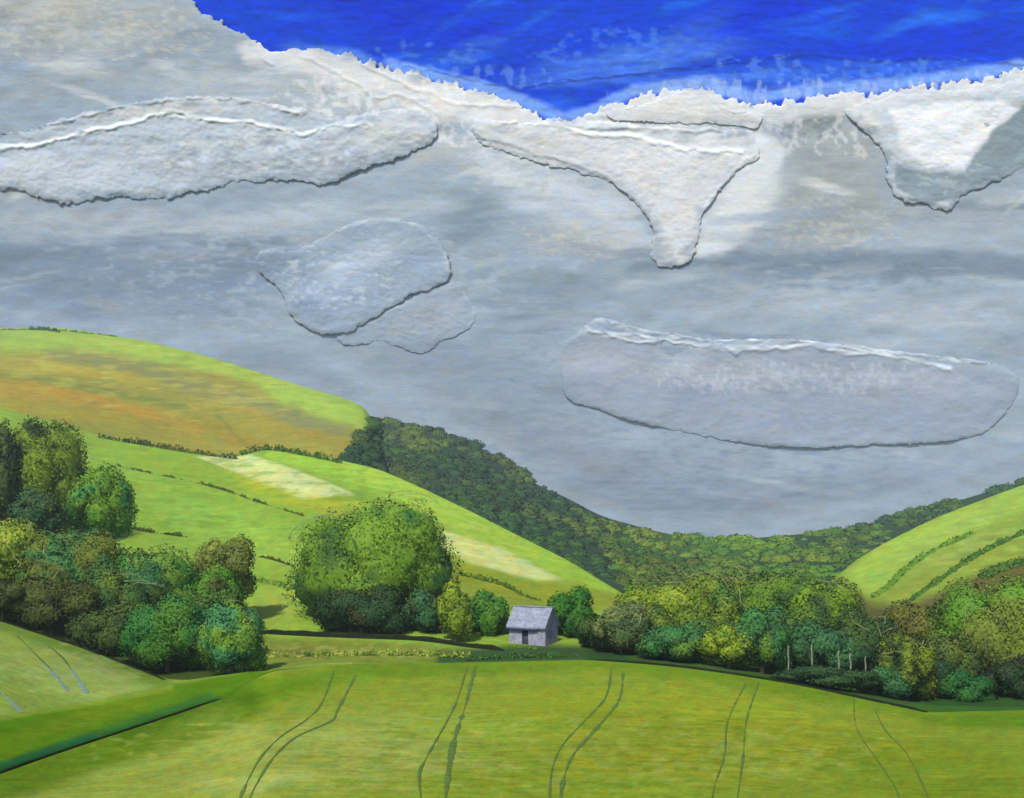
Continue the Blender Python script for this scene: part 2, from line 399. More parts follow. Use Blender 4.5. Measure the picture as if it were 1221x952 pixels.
# 6. right hillside ----------------------------------------------------
rh_top = curve([(880, 800), (940, 745), (985, 698), (1005, 680), (1030, 662), (1060, 645), (1110, 620), (1160, 600), (1221, 577), (1400, 515), (1740, 430)])
rh_d = curve([(880, 170), (985, 250), (1100, 300), (1221, 340), (1740, 420)])
S_right = Surface('right_hill', [(lambda x: np.interp(x, [880, 1740], [860, 860]), K(104)), (lambda x: np.interp(x, [880, 1000, 1740], [812, 800, 800]), K(128)),
                                 (rh_top, rh_d), (off(rh_top, 40), off(rh_d, 60))], [8, 130, 8], x0=880, und=0.22, seed=23, soften=4)
S_right.px = S_right.px
right_paint = lambda px, py: paint(px, py, (150, 178, 62), [
    ('p', [(985, 698), (1060, 645), (1221, 577), (1500, 480), (1500, 560), (1221, 610), (1100, 655), (1030, 715)], (168, 200, 78), 8, 0.95),
    ('l', [(1010, 690), (1070, 648), (1160, 606)], (180, 212, 70), 3, 9, 0.6),
    ('p', [(1045, 712), (1120, 655), (1240, 612), (1500, 560), (1500, 640), (1221, 640), (1120, 690), (1075, 722)], (148, 172, 66), 5, 0.85),
    ('l', [(1060, 722), (1110, 690), (1221, 655), (1400, 610)], (150, 166, 56), 8, 10, 0.6),
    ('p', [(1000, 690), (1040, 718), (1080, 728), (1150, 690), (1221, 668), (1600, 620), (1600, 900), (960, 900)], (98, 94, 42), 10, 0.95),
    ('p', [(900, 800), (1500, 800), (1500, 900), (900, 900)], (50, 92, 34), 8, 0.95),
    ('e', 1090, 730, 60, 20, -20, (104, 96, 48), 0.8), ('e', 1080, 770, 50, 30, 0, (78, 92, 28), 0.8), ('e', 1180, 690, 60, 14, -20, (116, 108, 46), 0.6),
    ('d', 1120, 640, 160, 60, 18, 4, 0.52, (194, 212, 104), 0.35)], warp=5, seed=66)
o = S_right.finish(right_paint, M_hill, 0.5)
o['label'] = 'striped light green hillside at the right'

# base ground reaching the horizon
gx = np.linspace(-4500, 4500, 61); gy = np.linspace(-1500, 5000, 61)
X, Y = np.meshgrid(gx, gy)
Z = EYE - 34 + 2 * fbm(X / 300, Y / 300, seed=2)
gc = np.zeros(X.shape + (3,)) + s2l((84, 110, 40)) * 0.5
o = mesh_obj('ground', np.stack([X, Y, Z], -1).reshape(-1, 3), grid_faces(61, 61), M_hill, col=gc); structure(o)

# ------------------------------------------------------------------ tractor ruts
ruts = bpy.data.objects
def ribbon(name, surf, pts, width, mat, label, wob=0.9, dash=False):
    c = catmull(pts, 14, closed=False)
    W = []
    for px, py in c:
        q = surf.at_pix(px, py)
        if q is not None: W.append(q)
    W = np.array(W)
    # resample evenly
    seg = np.r_[0, np.cumsum(np.linalg.norm(np.diff(W[:, :2], axis=0), axis=1))]
    n = max(int(seg[-1] / 0.25), 8); s = np.linspace(0, seg[-1], n)
    W = np.stack([np.interp(s, seg, W[:, k]) for k in range(3)], -1)
    T = np.gradient(W[:, :2], axis=0); T /= np.linalg.norm(T, axis=1)[:, None] + 1e-9
    Nn = np.stack([-T[:, 1], T[:, 0]], -1)
    hw = width / 2 * (0.45 + 0.55 * W[:, 1] / 118) * np.clip(1 + wob * 3.2 * fbm(s / 2.2, s * 0, seed=len(ruts), o=4), 0.12, 2) * (0.55 + 0.45 * smooth(0, 2, s) * smooth(0, 2, seg[-1] - s))
    vs = []
    for k, (off_, h) in enumerate([(-1.5, 0.012), (-1, 0.035), (0, 0.02), (1, 0.035), (1.5, 0.012)]):
        xy = W[:, :2] + Nn * (hw * off_)[:, None]
        z = np.array([surf.zat(CX + x / y * F, y) for x, y in xy]) + h
        vs.append(np.c_[xy, z])
    V = np.stack(vs, 1)
    o = mesh_obj(name, V.reshape(-1, 3), grid_faces(n, 5), mat)
    return structure(o, label)

R = [[(420, 800), (405, 830), (385, 850), (340, 878), (316, 905), (296, 935), (285, 960)],
     [(396, 798), (378, 835), (362, 858), (325, 885), (305, 915), (290, 950)][:0] or [(424, 806), (402, 848), (395, 860), (352, 880), (325, 905), (306, 935), (294, 960)],
     [(557, 795), (545, 835), (532, 862), (508, 905), (500, 925), (503, 960)],
     [(567, 794), (556, 838), (545, 872), (538, 900), (530, 960)],
     [(729, 797), (722, 832), (695, 862), (670, 890), (658, 920), (655, 960)],
     [(743, 802), (738, 835), (712, 868), (684, 900), (672, 930), (668, 960)],
     [(890, 814), (868, 860), (864, 900), (853, 935), (848, 960)],
     [(905, 814), (890, 860), (886, 905), (878, 960)],
     [(1018, 832), (1022, 870), (1045, 905), (1068, 940), (1074, 960)],
     [(1040, 838), (1055, 870), (1082, 900), (1102, 940), (1110, 960)]]
R[0] = [(398, 800), (384, 838), (366, 858), (336, 878), (312, 902), (296, 930), (284, 958)]
for i, r in enumerate(R):
    ribbon('tractor_rut', S_field, r, [0.12, 0.15, 0.11, 0.21, 0.13, 0.15, 0.08, 0.09, 0.07, 0.07][i], M_rut, 'dark wheel rut curving up the foreground field')
for r in [[(0, 824), (10, 834), (26, 850)], [(50, 790), (66, 806), (80, 824)], [(84, 798), (94, 812), (104, 828)]]:
    ribbon('tractor_rut', S_left, r, 0.34, M_rutblue, 'pale bluish wheel rut in the small left field')
for r in [[(20, 758), (40, 778), (62, 800)], [(55, 768), (74, 784), (86, 800)]]:
    ribbon('tractor_rut', S_left, r, 0.16, M_rut, 'faint wheel rut in the small left field')

# ------------------------------------------------------------------ foliage
def leaf_quads(c, n, size, jitter=0.55, aspect=1.0):
    """leaf-clump faces at c facing roughly n"""
    m = len(c)
    n = n + rng.normal(0, jitter, (m, 3)); n /= np.linalg.norm(n, axis=1)[:, None] + 1e-9
    a = np.cross(n, rng.normal(0, 1, (m, 3))); a /= np.linalg.norm(a, axis=1)[:, None] + 1e-9
    b = np.cross(n, a)
    s = (size * rng.uniform(0.55, 1.35, m))[:, None]
    k = rng.uniform(0.5, 1.0, (m, 1)) * aspect
    q = np.stack([c - a * s * 0.5 - b * s * 0.15 * k, c + b * s * -0.45 * k, c + a * s * 0.5 + b * s * 0.1 * k, c + b * s * 0.5 * k - a * s * .1], 1)
    return q

ico = None
def ico_verts():
    global ico
    if ico is None:
        k = 9; a = np.tan(np.linspace(-1, 1, k) * math.pi / 4); U, W = np.meshgrid(a, a)
        o1 = np.ones_like(U); vs, fs, idx = [], [], {}
        for g in ((U, W, o1), (W, U, -o1), (W, o1, U), (U, -o1, W), (o1, U, W), (-o1, W, U)):
            p = np.stack(g, -1).reshape(-1, 3); p = p / np.linalg.norm(p, axis=1)[:, None]
            ids = []
            for q in p:
                key = tuple(np.round(q, 4) + 0.0)
                if key not in idx: idx[key] = len(vs); vs.append(q)
                ids.append(idx[key])
            ids = np.array(ids); fs.append(ids[grid_faces(k, k)])
        ico = (np.array(vs), np.concatenate(fs))
    return ico

PAL = {
 'olive': [(108, 124, 24), (120, 134, 30), (88, 108, 24), (76, 92, 28)],
 'green': [(72, 122, 24), (94, 138, 28), (50, 98, 26), (60, 84, 28)],
 'teal': [(44, 94, 54), (60, 108, 56), (46, 82, 54), (78, 106, 38)],
 'dark': [(50, 64, 28), (62, 76, 28), (42, 58, 34), (80, 88, 30)],
 'brown': [(96, 102, 38), (78, 88, 34), (112, 116, 46), (62, 78, 34)],
 'mixed': [(78, 112, 26), (44, 100, 54), (96, 112, 28), (50, 74, 30)],
 'yellow': [(126, 138, 32), (108, 124, 28), (88, 108, 28), (134, 144, 46)],
 'greyed': [(78, 92, 56), (96, 104, 62), (58, 80, 48), (70, 84, 60)],
 'deepteal': [(40, 76, 50), (48, 88, 54), (44, 68, 42), (60, 80, 36)],
}
LEAFGAIN = 0.93

def leaf_colours(p, pal, scale, seed, jit=0.15):
    pal = s2l(np.array(PAL[pal])) if isinstance(pal, str) else s2l(np.array(pal))
    n = fbm(p[:, 0] / scale, p[:, 1] / scale, p[:, 2] / scale, seed=seed, o=3) * 2.1 + 0.5
    n = np.clip(n, 0, 0.999) * (len(pal) - 1)
    i = n.astype(int); t = (n - i)[:, None]; t = t * t * (3 - 2 * t)
    c = pal[i] * (1 - t) + pal[np.minimum(i + 1, len(pal) - 1)] * t
    return c * np.array([0.94, 1.0, 0.68]) * LEAFGAIN * (1 + rng.uniform(-jit, jit, (len(p), 1))) * (1 + rng.uniform(-0.08, 0.08, (len(p), 3)))

def crown_geometry(rx, ry, h, zlow, leaf, count, pal, seed, lobes=14, lean=0.0, scale=None):
    """crown around local origin (tree foot). returns verts, faces, colours, lobe list"""
    r = np.random.default_rng(seed)
    cz = (h + zlow) / 2; rz = (h - zlow) / 2
    L = []
    for k in range(lobes):
        z = -0.75 + 1.6 * (k + r.uniform(0.1, 0.9)) / lobes; a = k * 2.39996 + r.uniform(-0.3, 0.3)
        rr = math.sqrt(max(1 - (z * 0.8) ** 2, 0.1)) * 0.62
        if z < -0.1: rr = 0.66
        w = r.uniform(0.40, 0.56)
        L.append((np.array([math.cos(a) * rr * rx + lean * (z + 1), math.sin(a) * rr * ry, cz + z * 0.62 * rz]), np.array([w * rx, w * ry, w * rz * 1.02])))
    L.append((np.array([0, 0, cz]), np.array([0.66 * rx, 0.66 * ry, 0.74 * rz])))
    iv, fv = ico_verts()
    V, Fq, C, NN = [], [], [], []
    base = 0
    for i, (c, s) in enumerate(L):       # inner mass of each bough
        v = iv * (0.74 + 0.30 * fbm(iv[:, 0] * 2.5 + i * 3, iv[:, 1] * 2.5, iv[:, 2] * 2.5, seed=seed + i, o=3)[:, None]) * s + c
        v[:, 2] = np.maximum(v[:, 2], zlow * 0.4)
        V.append(v); Fq.append(fv + base); base += len(v); C.append(leaf_colours(v, pal, scale or rx * 0.55, seed, 0.1))
        NN.append(iv / s * s.mean() * 0.7 + (v - np.array([0, 0, cz])) / np.array([rx, ry, rz]) * 0.5)
    w = np.array([s[0] * s[2] for _, s in L]); w = w / w.sum()
    for i, (c, s) in enumerate(L):
        m = max(int(count * w[i]), 20)
        n = r.normal(0, 1, (m, 3)); n /= np.linalg.norm(n, axis=1)[:, None]
        t = r.uniform(0.86, 1.08, (m, 1))
        t = t * (0.96 + 0.42 * fbm(n[:, 0] * 3 + i, n[:, 1] * 3, n[:, 2] * 3, seed=seed + 50 + i, o=3)[:, None])
        p = c + n * s * t
        p[:, 2] = np.where(p[:, 2] < zlow, zlow + r.uniform(0, 0.12, m) * h, p[:, 2])
        nn = n / s; nn /= np.linalg.norm(nn, axis=1)[:, None]
        nn = nn * 0.75 + ((p - np.array([0, 0, cz])) / np.array([rx, ry, rz])) * 0.35
        q = leaf_quads(p, nn, leaf * np.ones(m), 0.38)
        V.append(q.reshape(-1, 3)); Fq.append(np.arange(m * 4).reshape(m, 4) + base); base += m * 4
        C.append(np.repeat(leaf_colours(p, pal, scale or rx * 0.55, seed), 4, axis=0))
        NN.append(np.repeat(nn + r.normal(0, 0.24, (m, 3)), 4, axis=0))
    return np.concatenate(V), np.concatenate(Fq), np.concatenate(C), L, np.concatenate(NN)

def tube(path, r0, r1, sides=8):
    path = np.array(path, float); n = len(path); V = []
    for i, p in enumerate(path):
        t = path[min(i + 1, n - 1)] - path[max(i - 1, 0)]; t /= np.linalg.norm(t) + 1e-9
        a = np.cross(t, [0.3, 1, 0.1]); a /= np.linalg.norm(a) + 1e-9; b = np.cross(t, a)
        r = r0 + (r1 - r0) * i / (n - 1)
        for k in range(sides):
            w = 2 * math.pi * k / sides
            V.append(p + (a * math.cos(w) + b * math.sin(w)) * r)
    Fq = []
    for i in range(n - 1):
        for k in range(sides):
            Fq.append((i * sides + k, i * sides + (k + 1) % sides, (i + 1) * sides + (k + 1) % sides, (i + 1) * sides + k))
    return np.array(V), np.array(Fq)

def join(parts):
    V, Fq, b = [], [], 0
    for v, f in parts:
        V.append(v); Fq.append(f + b); b += len(v)
    return np.concatenate(V), np.concatenate(Fq)

def trunk_geometry(h, r, L, seed, lean=0):
    rr = np.random.default_rng(seed)
    parts = [tube([(0, 0, -0.6), (0.02 * h, 0, h * 0.15), (lean * 0.3, 0.02 * h, h * 0.35), (lean * 0.5, 0, h * 0.62)], r * 1.25, r * 0.45, 10)]
    for c, s in L[:7]:
        st = np.array([lean * 0.3, 0, h * rr.uniform(0.2, 0.4)])
        mid = st * 0.5 + c * 0.5 + np.array([0, 0, -0.05 * h])
        parts.append(tube([st, mid, c], r * 0.45, r * 0.12, 6))
    return join(parts)

PXM = lambda px, d: px / F * d
NT = [0]
def tree(name, label, px, d, surf, top, wpx, pal, cat='tree', low=0.0, lobes=14, depth=0.8, lean=0, dens=1.0, bark=None, twigs=0, group=None, base_py=None, leafpx=3.1, seed=None, trunk=True, scale=None):
    NT[0] += 1; seed = seed or 100 + NT[0] * 17
    z0 = surf.zat(px, d) if base_py is None else EYE + (HOR - base_py) / F * d
    x0 = (px - CX) / F * d
    h = EYE + (HOR - top) / F * d - z0
    rx = PXM(wpx / 2, d)
    leaf = PXM(leafpx, d)
    cnt = int(dens * 13 * (wpx * (h * F / d)) / (leafpx ** 2))
    cnt = int(min(max(cnt, 300), 34000))
    root = empty(name, (x0, d, z0)); tag(root, label, cat, group)
    V, Fq, C, L, NV = crown_geometry(rx * 0.93, rx * 0.93 * depth, h * 0.97, low * h, leaf, cnt, pal, seed, lobes, PXM(lean, d), scale)
    mesh_obj('crown' if cat == 'tree' else 'foliage', V, Fq, M_leaf, root, col=C, nrm=NV)
    if trunk:
        v, f = trunk_geometry(h, max(0.05 * h * 0.55, 0.06), L, seed, PXM(lean, d))
        mesh_obj('trunk' if cat == 'tree' else 'stem', v, f, bark or M_bark, root)
    if twigs:
        r = np.random.default_rng(seed + 5); parts = []
        for k in range(min(twigs, 12)):
            a0 = r.uniform(-0.4, math.pi * 0.9); a = -math.pi / 2 + r.uniform(-1.2, 1.2)
            e0 = r.uniform(0.15, 1.25)
            pts = []
            da = r.uniform(-0.5, 0.5) / 6 * 2; de = r.uniform(-0.25, 0.25) / 6 * 2
            for j in range(7):
                aa, ee = a + da * j, e0 + de * j + r.normal(0, 0.02)
                n = np.array([math.cos(aa) * math.cos(ee), math.sin(aa) * math.cos(ee) * depth, math.sin(ee)])
                best = 0
                for c, s in L:     # distance to where the ray leaves the lobes
                    o_ = (np.array([0, 0, h * 0.5]) - c) / s; dd = n / s
                    A, B, Cc = dd @ dd, 2 * o_ @ dd, o_ @ o_ - 1
                    q = B * B - 4 * A * Cc
                    if q > 0: best = max(best, (-B + math.sqrt(q)) / (2 * A))
                pts.append(np.array([0, 0, h * 0.5]) + n * best * 1.09)
            v, f = tube(pts, PXM(0.5, d), PXM(0.2, d), 5)
            mesh_obj('twig', v, f, M_twig, root)
    return root

# --- left: upper trees on the hillside
tree('broadleaf_tree', 'large dark round tree with an olive middle, upper left above the woodland belt', 52, 185, S_hill, 492, 112, [(38, 56, 22), (52, 72, 20), (98, 114, 24), (60, 80, 22)], lobes=16, base_py=650)
tree('broadleaf_tree', 'very dark tree cut by the left picture edge beside a large dark round tree', -6, 178, S_hill, 488, 54, 'dark', base_py=650)
tree('broadleaf_tree', 'small upright teal and green tree just right of the large dark round tree', 118, 170, S_hill, 553, 82, [(44, 104, 62), (90, 120, 26), (72, 112, 28), (52, 112, 68)], lobes=12, base_py=645, scale=4)
tree('bush', 'low blue-green bush below the large dark round tree', 44, 168, S_hill, 578, 70, 'deepteal', cat='bush', lobes=8, base_py=640)
# --- left woodland belt
tree('broadleaf_tree', 'yellow-olive tree at the left edge of the woodland belt', 4, 140, S_left, 610, 140, 'yellow', base_py=735, lobes=12, twigs=5)
tree('broadleaf_tree', 'dusky brown-green tree in the middle of the woodland belt with teal touches', 92, 136, S_left, 616, 150, [(84, 92, 28), (50, 98, 56), (70, 78, 28), (94, 104, 34)], base_py=760, lobes=15, twigs=5)
tree('broadleaf_tree', 'blue-green tree in the woodland belt with a flat twiggy top', 172, 132, S_left, 646, 140, [(44, 110, 52), (84, 110, 34), (44, 86, 56), (80, 90, 32)], base_py=785, lobes=15, twigs=7, seed=771)
tree('broadleaf_tree', 'bright green tree at the right end of the woodland belt', 240, 134, S_hill, 660, 120, [(84, 104, 28), (96, 142, 22), (72, 116, 26), (64, 72, 30)], base_py=790, lobes=13, twigs=6)
tree('bare_topped_tree', 'small dusky twiggy tree rising behind the bright green tree', 268, 142, S_hill, 636, 76, 'brown', base_py=720, lobes=9, twigs=12)
tree('bush', 'dark brown bush beneath the dusky brown-green tree', 60, 124, S_left, 684, 130, [(58, 62, 26), (70, 74, 28), (48, 60, 30)], cat='bush', base_py=762, lobes=10, depth=0.5)
tree('bush', 'near-black bush at the foot of the belt beside the small left field', 132, 119, S_left, 716, 100, 'dark', cat='bush', base_py=790, lobes=9, depth=0.5)
tree('bush', 'mid green bush under the blue-green tree at the foot of the belt', 198, 117, S_left, 706, 120, [(64, 100, 30), (40, 92, 44), (56, 104, 36)], cat='bush', base_py=808, lobes=11, depth=0.6)
tree('bush', 'teal bush at the right corner of the woodland belt near the verge', 276, 112, S_hill, 712, 84, [(50, 98, 66), (60, 110, 70), (94, 122, 34), (48, 88, 56)], cat='bush', base_py=812, lobes=11, twigs=3, scale=2.2)
tree('bush', 'dark brush on the left edge of the belt above the small left field', 2, 122, S_left, 686, 80, [(60, 66, 24), (48, 58, 24), (84, 92, 30)], cat='bush', base_py=738, lobes=8, depth=0.5)
tree('bush', 'dark mossy bush in the hollow between the blue-green and the dusky brown-green trees', 140, 128, S_left, 664, 96, [(66, 84, 28), (50, 80, 38), (84, 100, 30)], cat='bush', base_py=780, lobes=10)
tree('bush', 'olive bush in the gap between the bright green tree and the teal bush', 252, 122, S_hill, 694, 84, [(86, 106, 28), (62, 96, 34), (72, 78, 32)], cat='bush', base_py=802, lobes=9)
# --- centre
tree('broadleaf_tree', 'big rounded olive-green tree standing alone in the centre left of the barn', 446, 146, S_hill, 588, 196, [(50, 78, 24), (84, 112, 26), (98, 124, 32), (50, 86, 38), (68, 90, 30)], base_py=764, lobes=20, twigs=16, low=0.02, seed=4242)
tree('bush', 'rounded dark brown-green bush at the foot of the big olive-green tree', 430, 137.5, S_hill, 694, 110, [(44, 54, 24), (36, 62, 34), (52, 52, 24)], cat='bush', base_py=760, lobes=9, depth=0.4)
tree('bush', 'small teal bush at the right foot of the big olive-green tree', 505, 138.5, S_hill, 700, 60, 'deepteal', cat='bush', base_py=763, lobes=8)
tree('bush', 'narrow olive bush between the big tree and the barn', 542, 134, S_hill, 688, 48, 'olive', cat='bush', base_py=770, lobes=8)
tree('bush', 'mid green bush close against the left side of the barn', 582, 139, S_hill, 698, 62, [(48, 96, 34), (70, 104, 26), (40, 96, 50)], cat='bush', base_py=770, lobes=8)
tree('bush', 'tall dark green bush directly behind the right side of the barn', 678, 139, S_hill, 697, 66, [(40, 88, 24), (56, 100, 24), (34, 74, 28)], cat='bush', base_py=774, lobes=9)
tree('bush', 'low dark bush right of the barn at the start of the right wood', 710, 130, S_hill, 728, 52, [(56, 76, 26), (46, 66, 24)], cat='bush', base_py=780, lobes=7)
# --- right wood
tree('bush', 'grey-green bush at the left end of the right wood', 740, 126, S_hill, 714, 80, 'greyed', cat='bush', base_py=786, lobes=9, twigs=8)
tree('broadleaf_tree', 'yellow-olive tree rising over the left half of the right wood', 792, 136, S_hill, 686, 130, 'yellow', base_py=790, lobes=12, twigs=10)
tree('broadleaf_tree', 'dim green tree behind the middle of the right wood', 868, 142, S_hill, 672, 156, [(72, 92, 30), (96, 108, 30), (50, 96, 50)], base_py=800, lobes=13, twigs=10)
tree('bush', 'round teal bush at the front of the right wood', 806, 121, S_hill, 740, 92, 'teal', cat='bush', base_py=795, lobes=9)
tree('bush', 'olive bush between two teal bushes at the front of the right wood', 868, 119, S_hill, 738, 70, 'olive', cat='bush', base_py=800, lobes=9)
tree('bush', 'upright blue-green bush beside the pale posts of the right wood', 908, 119, S_hill, 716, 72, 'teal', cat='bush', base_py=806, lobes=9, scale=2)
tree('broadleaf_tree', 'dark green tree crowning the right wood with a grey twiggy top', 950, 136, S_hill, 668, 176, [(84, 110, 24), (50, 78, 32), (100, 124, 22), (44, 64, 34)], base_py=812, lobes=16, twigs=22)
tree('bush', 'dim blue-green bush in the shade behind the pale posts', 990, 121, S_hill, 736, 110, 'deepteal', cat='bush', base_py=815, lobes=10)
tree('broadleaf_tree', 'narrow dusky tree on the right slope of the right wood', 1036, 122, S_hill, 720, 84, [(52, 76, 36), (44, 66, 36), (76, 92, 26)], base_py=826, lobes=10, twigs=8)
tree('broadleaf_tree', 'small olive and black tree at the right tip of the right wood', 1080, 112, S_hill, 744, 72, [(34, 44, 26), (100, 112, 24), (60, 76, 26), (44, 56, 28)], base_py=842, lobes=10, twigs=8, scale=1.4)
tree('bush', 'dark teal bush filling the front of the right wood below the dusky tree', 1060, 111, S_hill, 786, 72, 'deepteal', cat='bush', base_py=838, lobes=9, depth=0.6)
tree('bush', 'low dark bush along the field edge in front of the pale posts', 985, 110.5, S_hill, 792, 136, [(34, 58, 34), (44, 70, 34)], cat='bush', base_py=822, lobes=8, depth=0.4)
tree('bush', 'dark bush just beyond the right tip of the right wood', 1124, 116, S_hill, 784, 60, [(28, 44, 28), (30, 66, 46), (40, 56, 30)], cat='bush', base_py=845, lobes=8)
tree('bush', 'dull olive bush filling the gap behind the round teal bush', 838, 127, S_hill, 722, 90, [(86, 104, 30), (64, 88, 34), (104, 116, 34)], cat='bush', base_py=796, lobes=10)
tree('bush', 'dim mossy bush between the yellow-olive tree and the grey-green bush', 768, 128, S_hill, 718, 70, [(72, 92, 34), (92, 106, 36), (56, 80, 40)], cat='bush', base_py=790, lobes=9)
tree('bush', 'dusky green bush under the dark twiggy-topped tree', 950, 126, S_hill, 716, 110, [(52, 80, 36), (76, 100, 28), (44, 68, 44)], cat='bush', base_py=812, lobes=11)
tree('bush', 'brownish olive bush between the right wood and the large right-edge tree', 1134, 124, S_hill, 744, 84, [(80, 88, 34), (66, 84, 30), (56, 70, 34)], cat='bush', base_py=842, lobes=10)
# far right trees
tree('broadleaf_tree', 'large green tree against the right edge of the picture', 1190, 128, S_right, 678, 156, [(86, 112, 26), (76, 114, 32), (94, 106, 34), (82, 88, 38)], base_py=830, lobes=17, scale=4.5, twigs=2)
tree('bush', 'brownish rounded bush left of the large right-edge tree', 1106, 136, S_right, 704, 116, [(84, 84, 36), (92, 92, 30), (66, 80, 28)], cat='bush', base_py=826, lobes=11)
tree('bush', 'near-black bush low at the right edge of the picture', 1204, 114, S_hill, 782, 78, [(28, 38, 22), (38, 46, 24), (34, 56, 32)], cat='bush', base_py=842, lobes=9, depth=0.6)
tree('bush', 'low teal-green bush in the gap under the large right-edge tree', 1150, 113, S_hill, 796, 80, [(30, 78, 42), (44, 88, 36), (34, 62, 38)], cat='bush', base_py=848, lobes=8, depth=0.6)

# short pale posts in front of the right wood
for px, t, b, w, lab in [(940, 770, 794, 1.8, 'greyish-blue post, leftmost and tallest of the five before the right wood'), (968, 769, 787, 2.0, 'short dull post second from left in the row before the right wood'),
                      (1000, 776, 793, 2.2, 'whitest slim post, middle of the five before the right wood'), (1014, 779, 795, 2.2, 'pale leaning post second from right before the right wood'), (1032, 783, 796, 1.8, 'faint pale post, rightmost of the five before the right wood')]:
    d = 113.8; q = P(px, b, d); gz = min(S_hill.zat(px, d) - 0.2 - q[2], -0.2); h = PXM(b - t, d); r = PXM(w / 2, d)
    v, f = tube([(0, 0, gz), (r * 0.3, 0, h * 0.3), (-r * 0.6, 0, h * 0.7), (r * 0.1, 0, h * 0.97), (r * 0.1, 0, h)], r * 1.15, r * 0.8, 9)
    f = np.concatenate([f, [[36, 37, 38, 39], [36, 39, 40, 44], [40, 41, 43, 44]]])
    o = mesh_obj('post', v, f, M_palebark); o.location = tuple(q); tag(o, lab, 'post', 'pale posts at the edge of the right wood')

# ------------------------------------------------------------------ hedgerows
def hedge(label, surf, pts, hpx, pal, gap=0.0, cat='hedge', name='hedgerow', leafpx=2.4, dens=1.0, wid=1.0, seed=None, group='hedgerows dividing the hillside fields'):
    NT[0] += 1; seed = seed or NT[0] * 31
    c = catmull(pts, 10, closed=False)
    W = [surf.at_pix(x, y) for x, y in c]; W = np.array([w for w in W if w is not None])
    seg = np.r_[0, np.cumsum(np.linalg.norm(np.diff(W, axis=0), axis=1))]
    pxl = np.r_[0, np.cumsum(np.linalg.norm(np.diff(c[:len(W)], axis=0), axis=1))]
    dm = W[:, 1].mean(); m = int(dens * pxl[-1] * hpx * 5 / leafpx ** 1.3) + 60
    r = np.random.default_rng(seed)
    mpp = seg[-1] / pxl[-1]                      # metres along the hedge per picture unit
    nb = max(int(pxl[-1] / (hpx * 0.62)), 4)
    bc = (np.arange(nb) + r.uniform(0.1, 0.9, nb)) / nb * seg[-1]
    bs_ = r.uniform(0.55, 1.35, nb)
    if gap: bs_ = np.where(vn(bc / (mpp * 9), bc * 0, seed=seed) > gap, bs_, 0.22)
    w_ = bs_ ** 1.6; k = r.choice(nb, m, p=w_ / w_.sum())
    size = bs_[k]
    e_ = r.normal(0, 1, (m, 3)); e_ /= np.linalg.norm(e_, axis=1)[:, None]; e_[:, 2] = np.abs(e_[:, 2])
    s = np.clip(bc[k] + e_[:, 0] * size * hpx * mpp * 0.62, 0, seg[-1])
    p = np.stack([np.interp(s, seg, W[:, q_]) for q_ in range(3)], -1)
    dd = p[:, 1]; h = PXM(hpx, dd) * size
    n = e_; rr = r.uniform(0.6, 1.05, m)
    off_ = np.stack([e_[:, 0] * 0, e_[:, 1] * h * 0.6 * wid, e_[:, 2] * h], -1) * rr[:, None]
    q = leaf_quads(p + off_, n, PXM(leafpx, dd))
    cc = np.repeat(leaf_colours(p + off_, pal, PXM(14, dm), seed), 4, axis=0)
    base = W[0].copy()
    o = mesh_obj(name, q.reshape(-1, 3) - base, np.arange(m * 4).reshape(m, 4), M_leaf, col=cc)
    o.location = tuple(base)
    tag(o, label, cat, group)
    return o

hedge('dark hedge at the foot of the ochre moor on the left hill', S_hill, [(118, 522), (170, 531), (230, 541), (282, 548)], 6, [(64, 86, 28), (92, 96, 36), (50, 70, 30)])
hedge('thick dark green hedge on top of the left hill beside the ochre slope', S_hill, [(284, 541), (320, 537), (360, 543), (408, 553)], 7, [(44, 82, 26), (60, 92, 24), (38, 70, 30)], wid=1.4)
hedge('long broken hedge crossing the middle of the left hill', S_hill, [(140, 556), (185, 566), (225, 574), (270, 586), (310, 600), (362, 616)], 3.2, [(76, 96, 32), (56, 74, 26), (92, 104, 40)], gap=0.42, leafpx=2.0)
hedge('broken dark hedge above the woodland belt on the left hill', S_hill, [(150, 630), (185, 636), (225, 641)], 4.5, [(66, 84, 28), (48, 62, 24)], gap=0.3, leafpx=2.0)
hedge('short row of dark tufts left of the big olive-green tree', S_hill, [(306, 664), (325, 668), (350, 676)], 3.6, [(52, 58, 28), (70, 70, 32)], gap=0.3, leafpx=1.9)
hedge('pale green hedge bank between the two small paddocks left of the big tree', S_hill, [(300, 692), (325, 697), (356, 704)], 6, [(112, 136, 62), (98, 126, 52), (84, 106, 44)], wid=1.3)
hedge('dark hedge on the lower slope above the barn', S_hill, [(548, 686), (575, 692), (600, 699), (622, 710)], 6, [(66, 96, 24), (84, 108, 26), (52, 78, 24)])
hedge('faint broken hedge ending at the barn roof', S_hill, [(618, 709), (640, 716), (660, 720)], 3, [(96, 110, 34), (66, 82, 28)], gap=0.3, leafpx=2)
hedge('upper dark hedge slanting down the right hill', S_right, [(1040, 713), (1060, 700), (1080, 680), (1112, 658), (1160, 637)], 5, [(96, 132, 42), (82, 118, 38), (106, 136, 52)], wid=3.2, dens=2.2)
hedge('lower dark hedge slanting down the right hill', S_right, [(1074, 726), (1095, 710), (1118, 694), (1150, 672), (1190, 650), (1240, 628)], 5, [(72, 112, 32), (56, 96, 34), (84, 110, 40)], wid=2.8, dens=2)
hedge('thick hedge below the two slanting hedges near the right edge', S_right, [(1170, 690), (1200, 678), (1250, 664)], 8, [(60, 92, 34), (74, 104, 34)], wid=2.6, dens=2)
hedge('tiny blue-green copse on the skyline of the left moor', S_moor, [(36, 394), (52, 394), (72, 397)], 4.5, [(44, 84, 72), (54, 88, 70)], cat='copse', name='copse', leafpx=2, group=None)
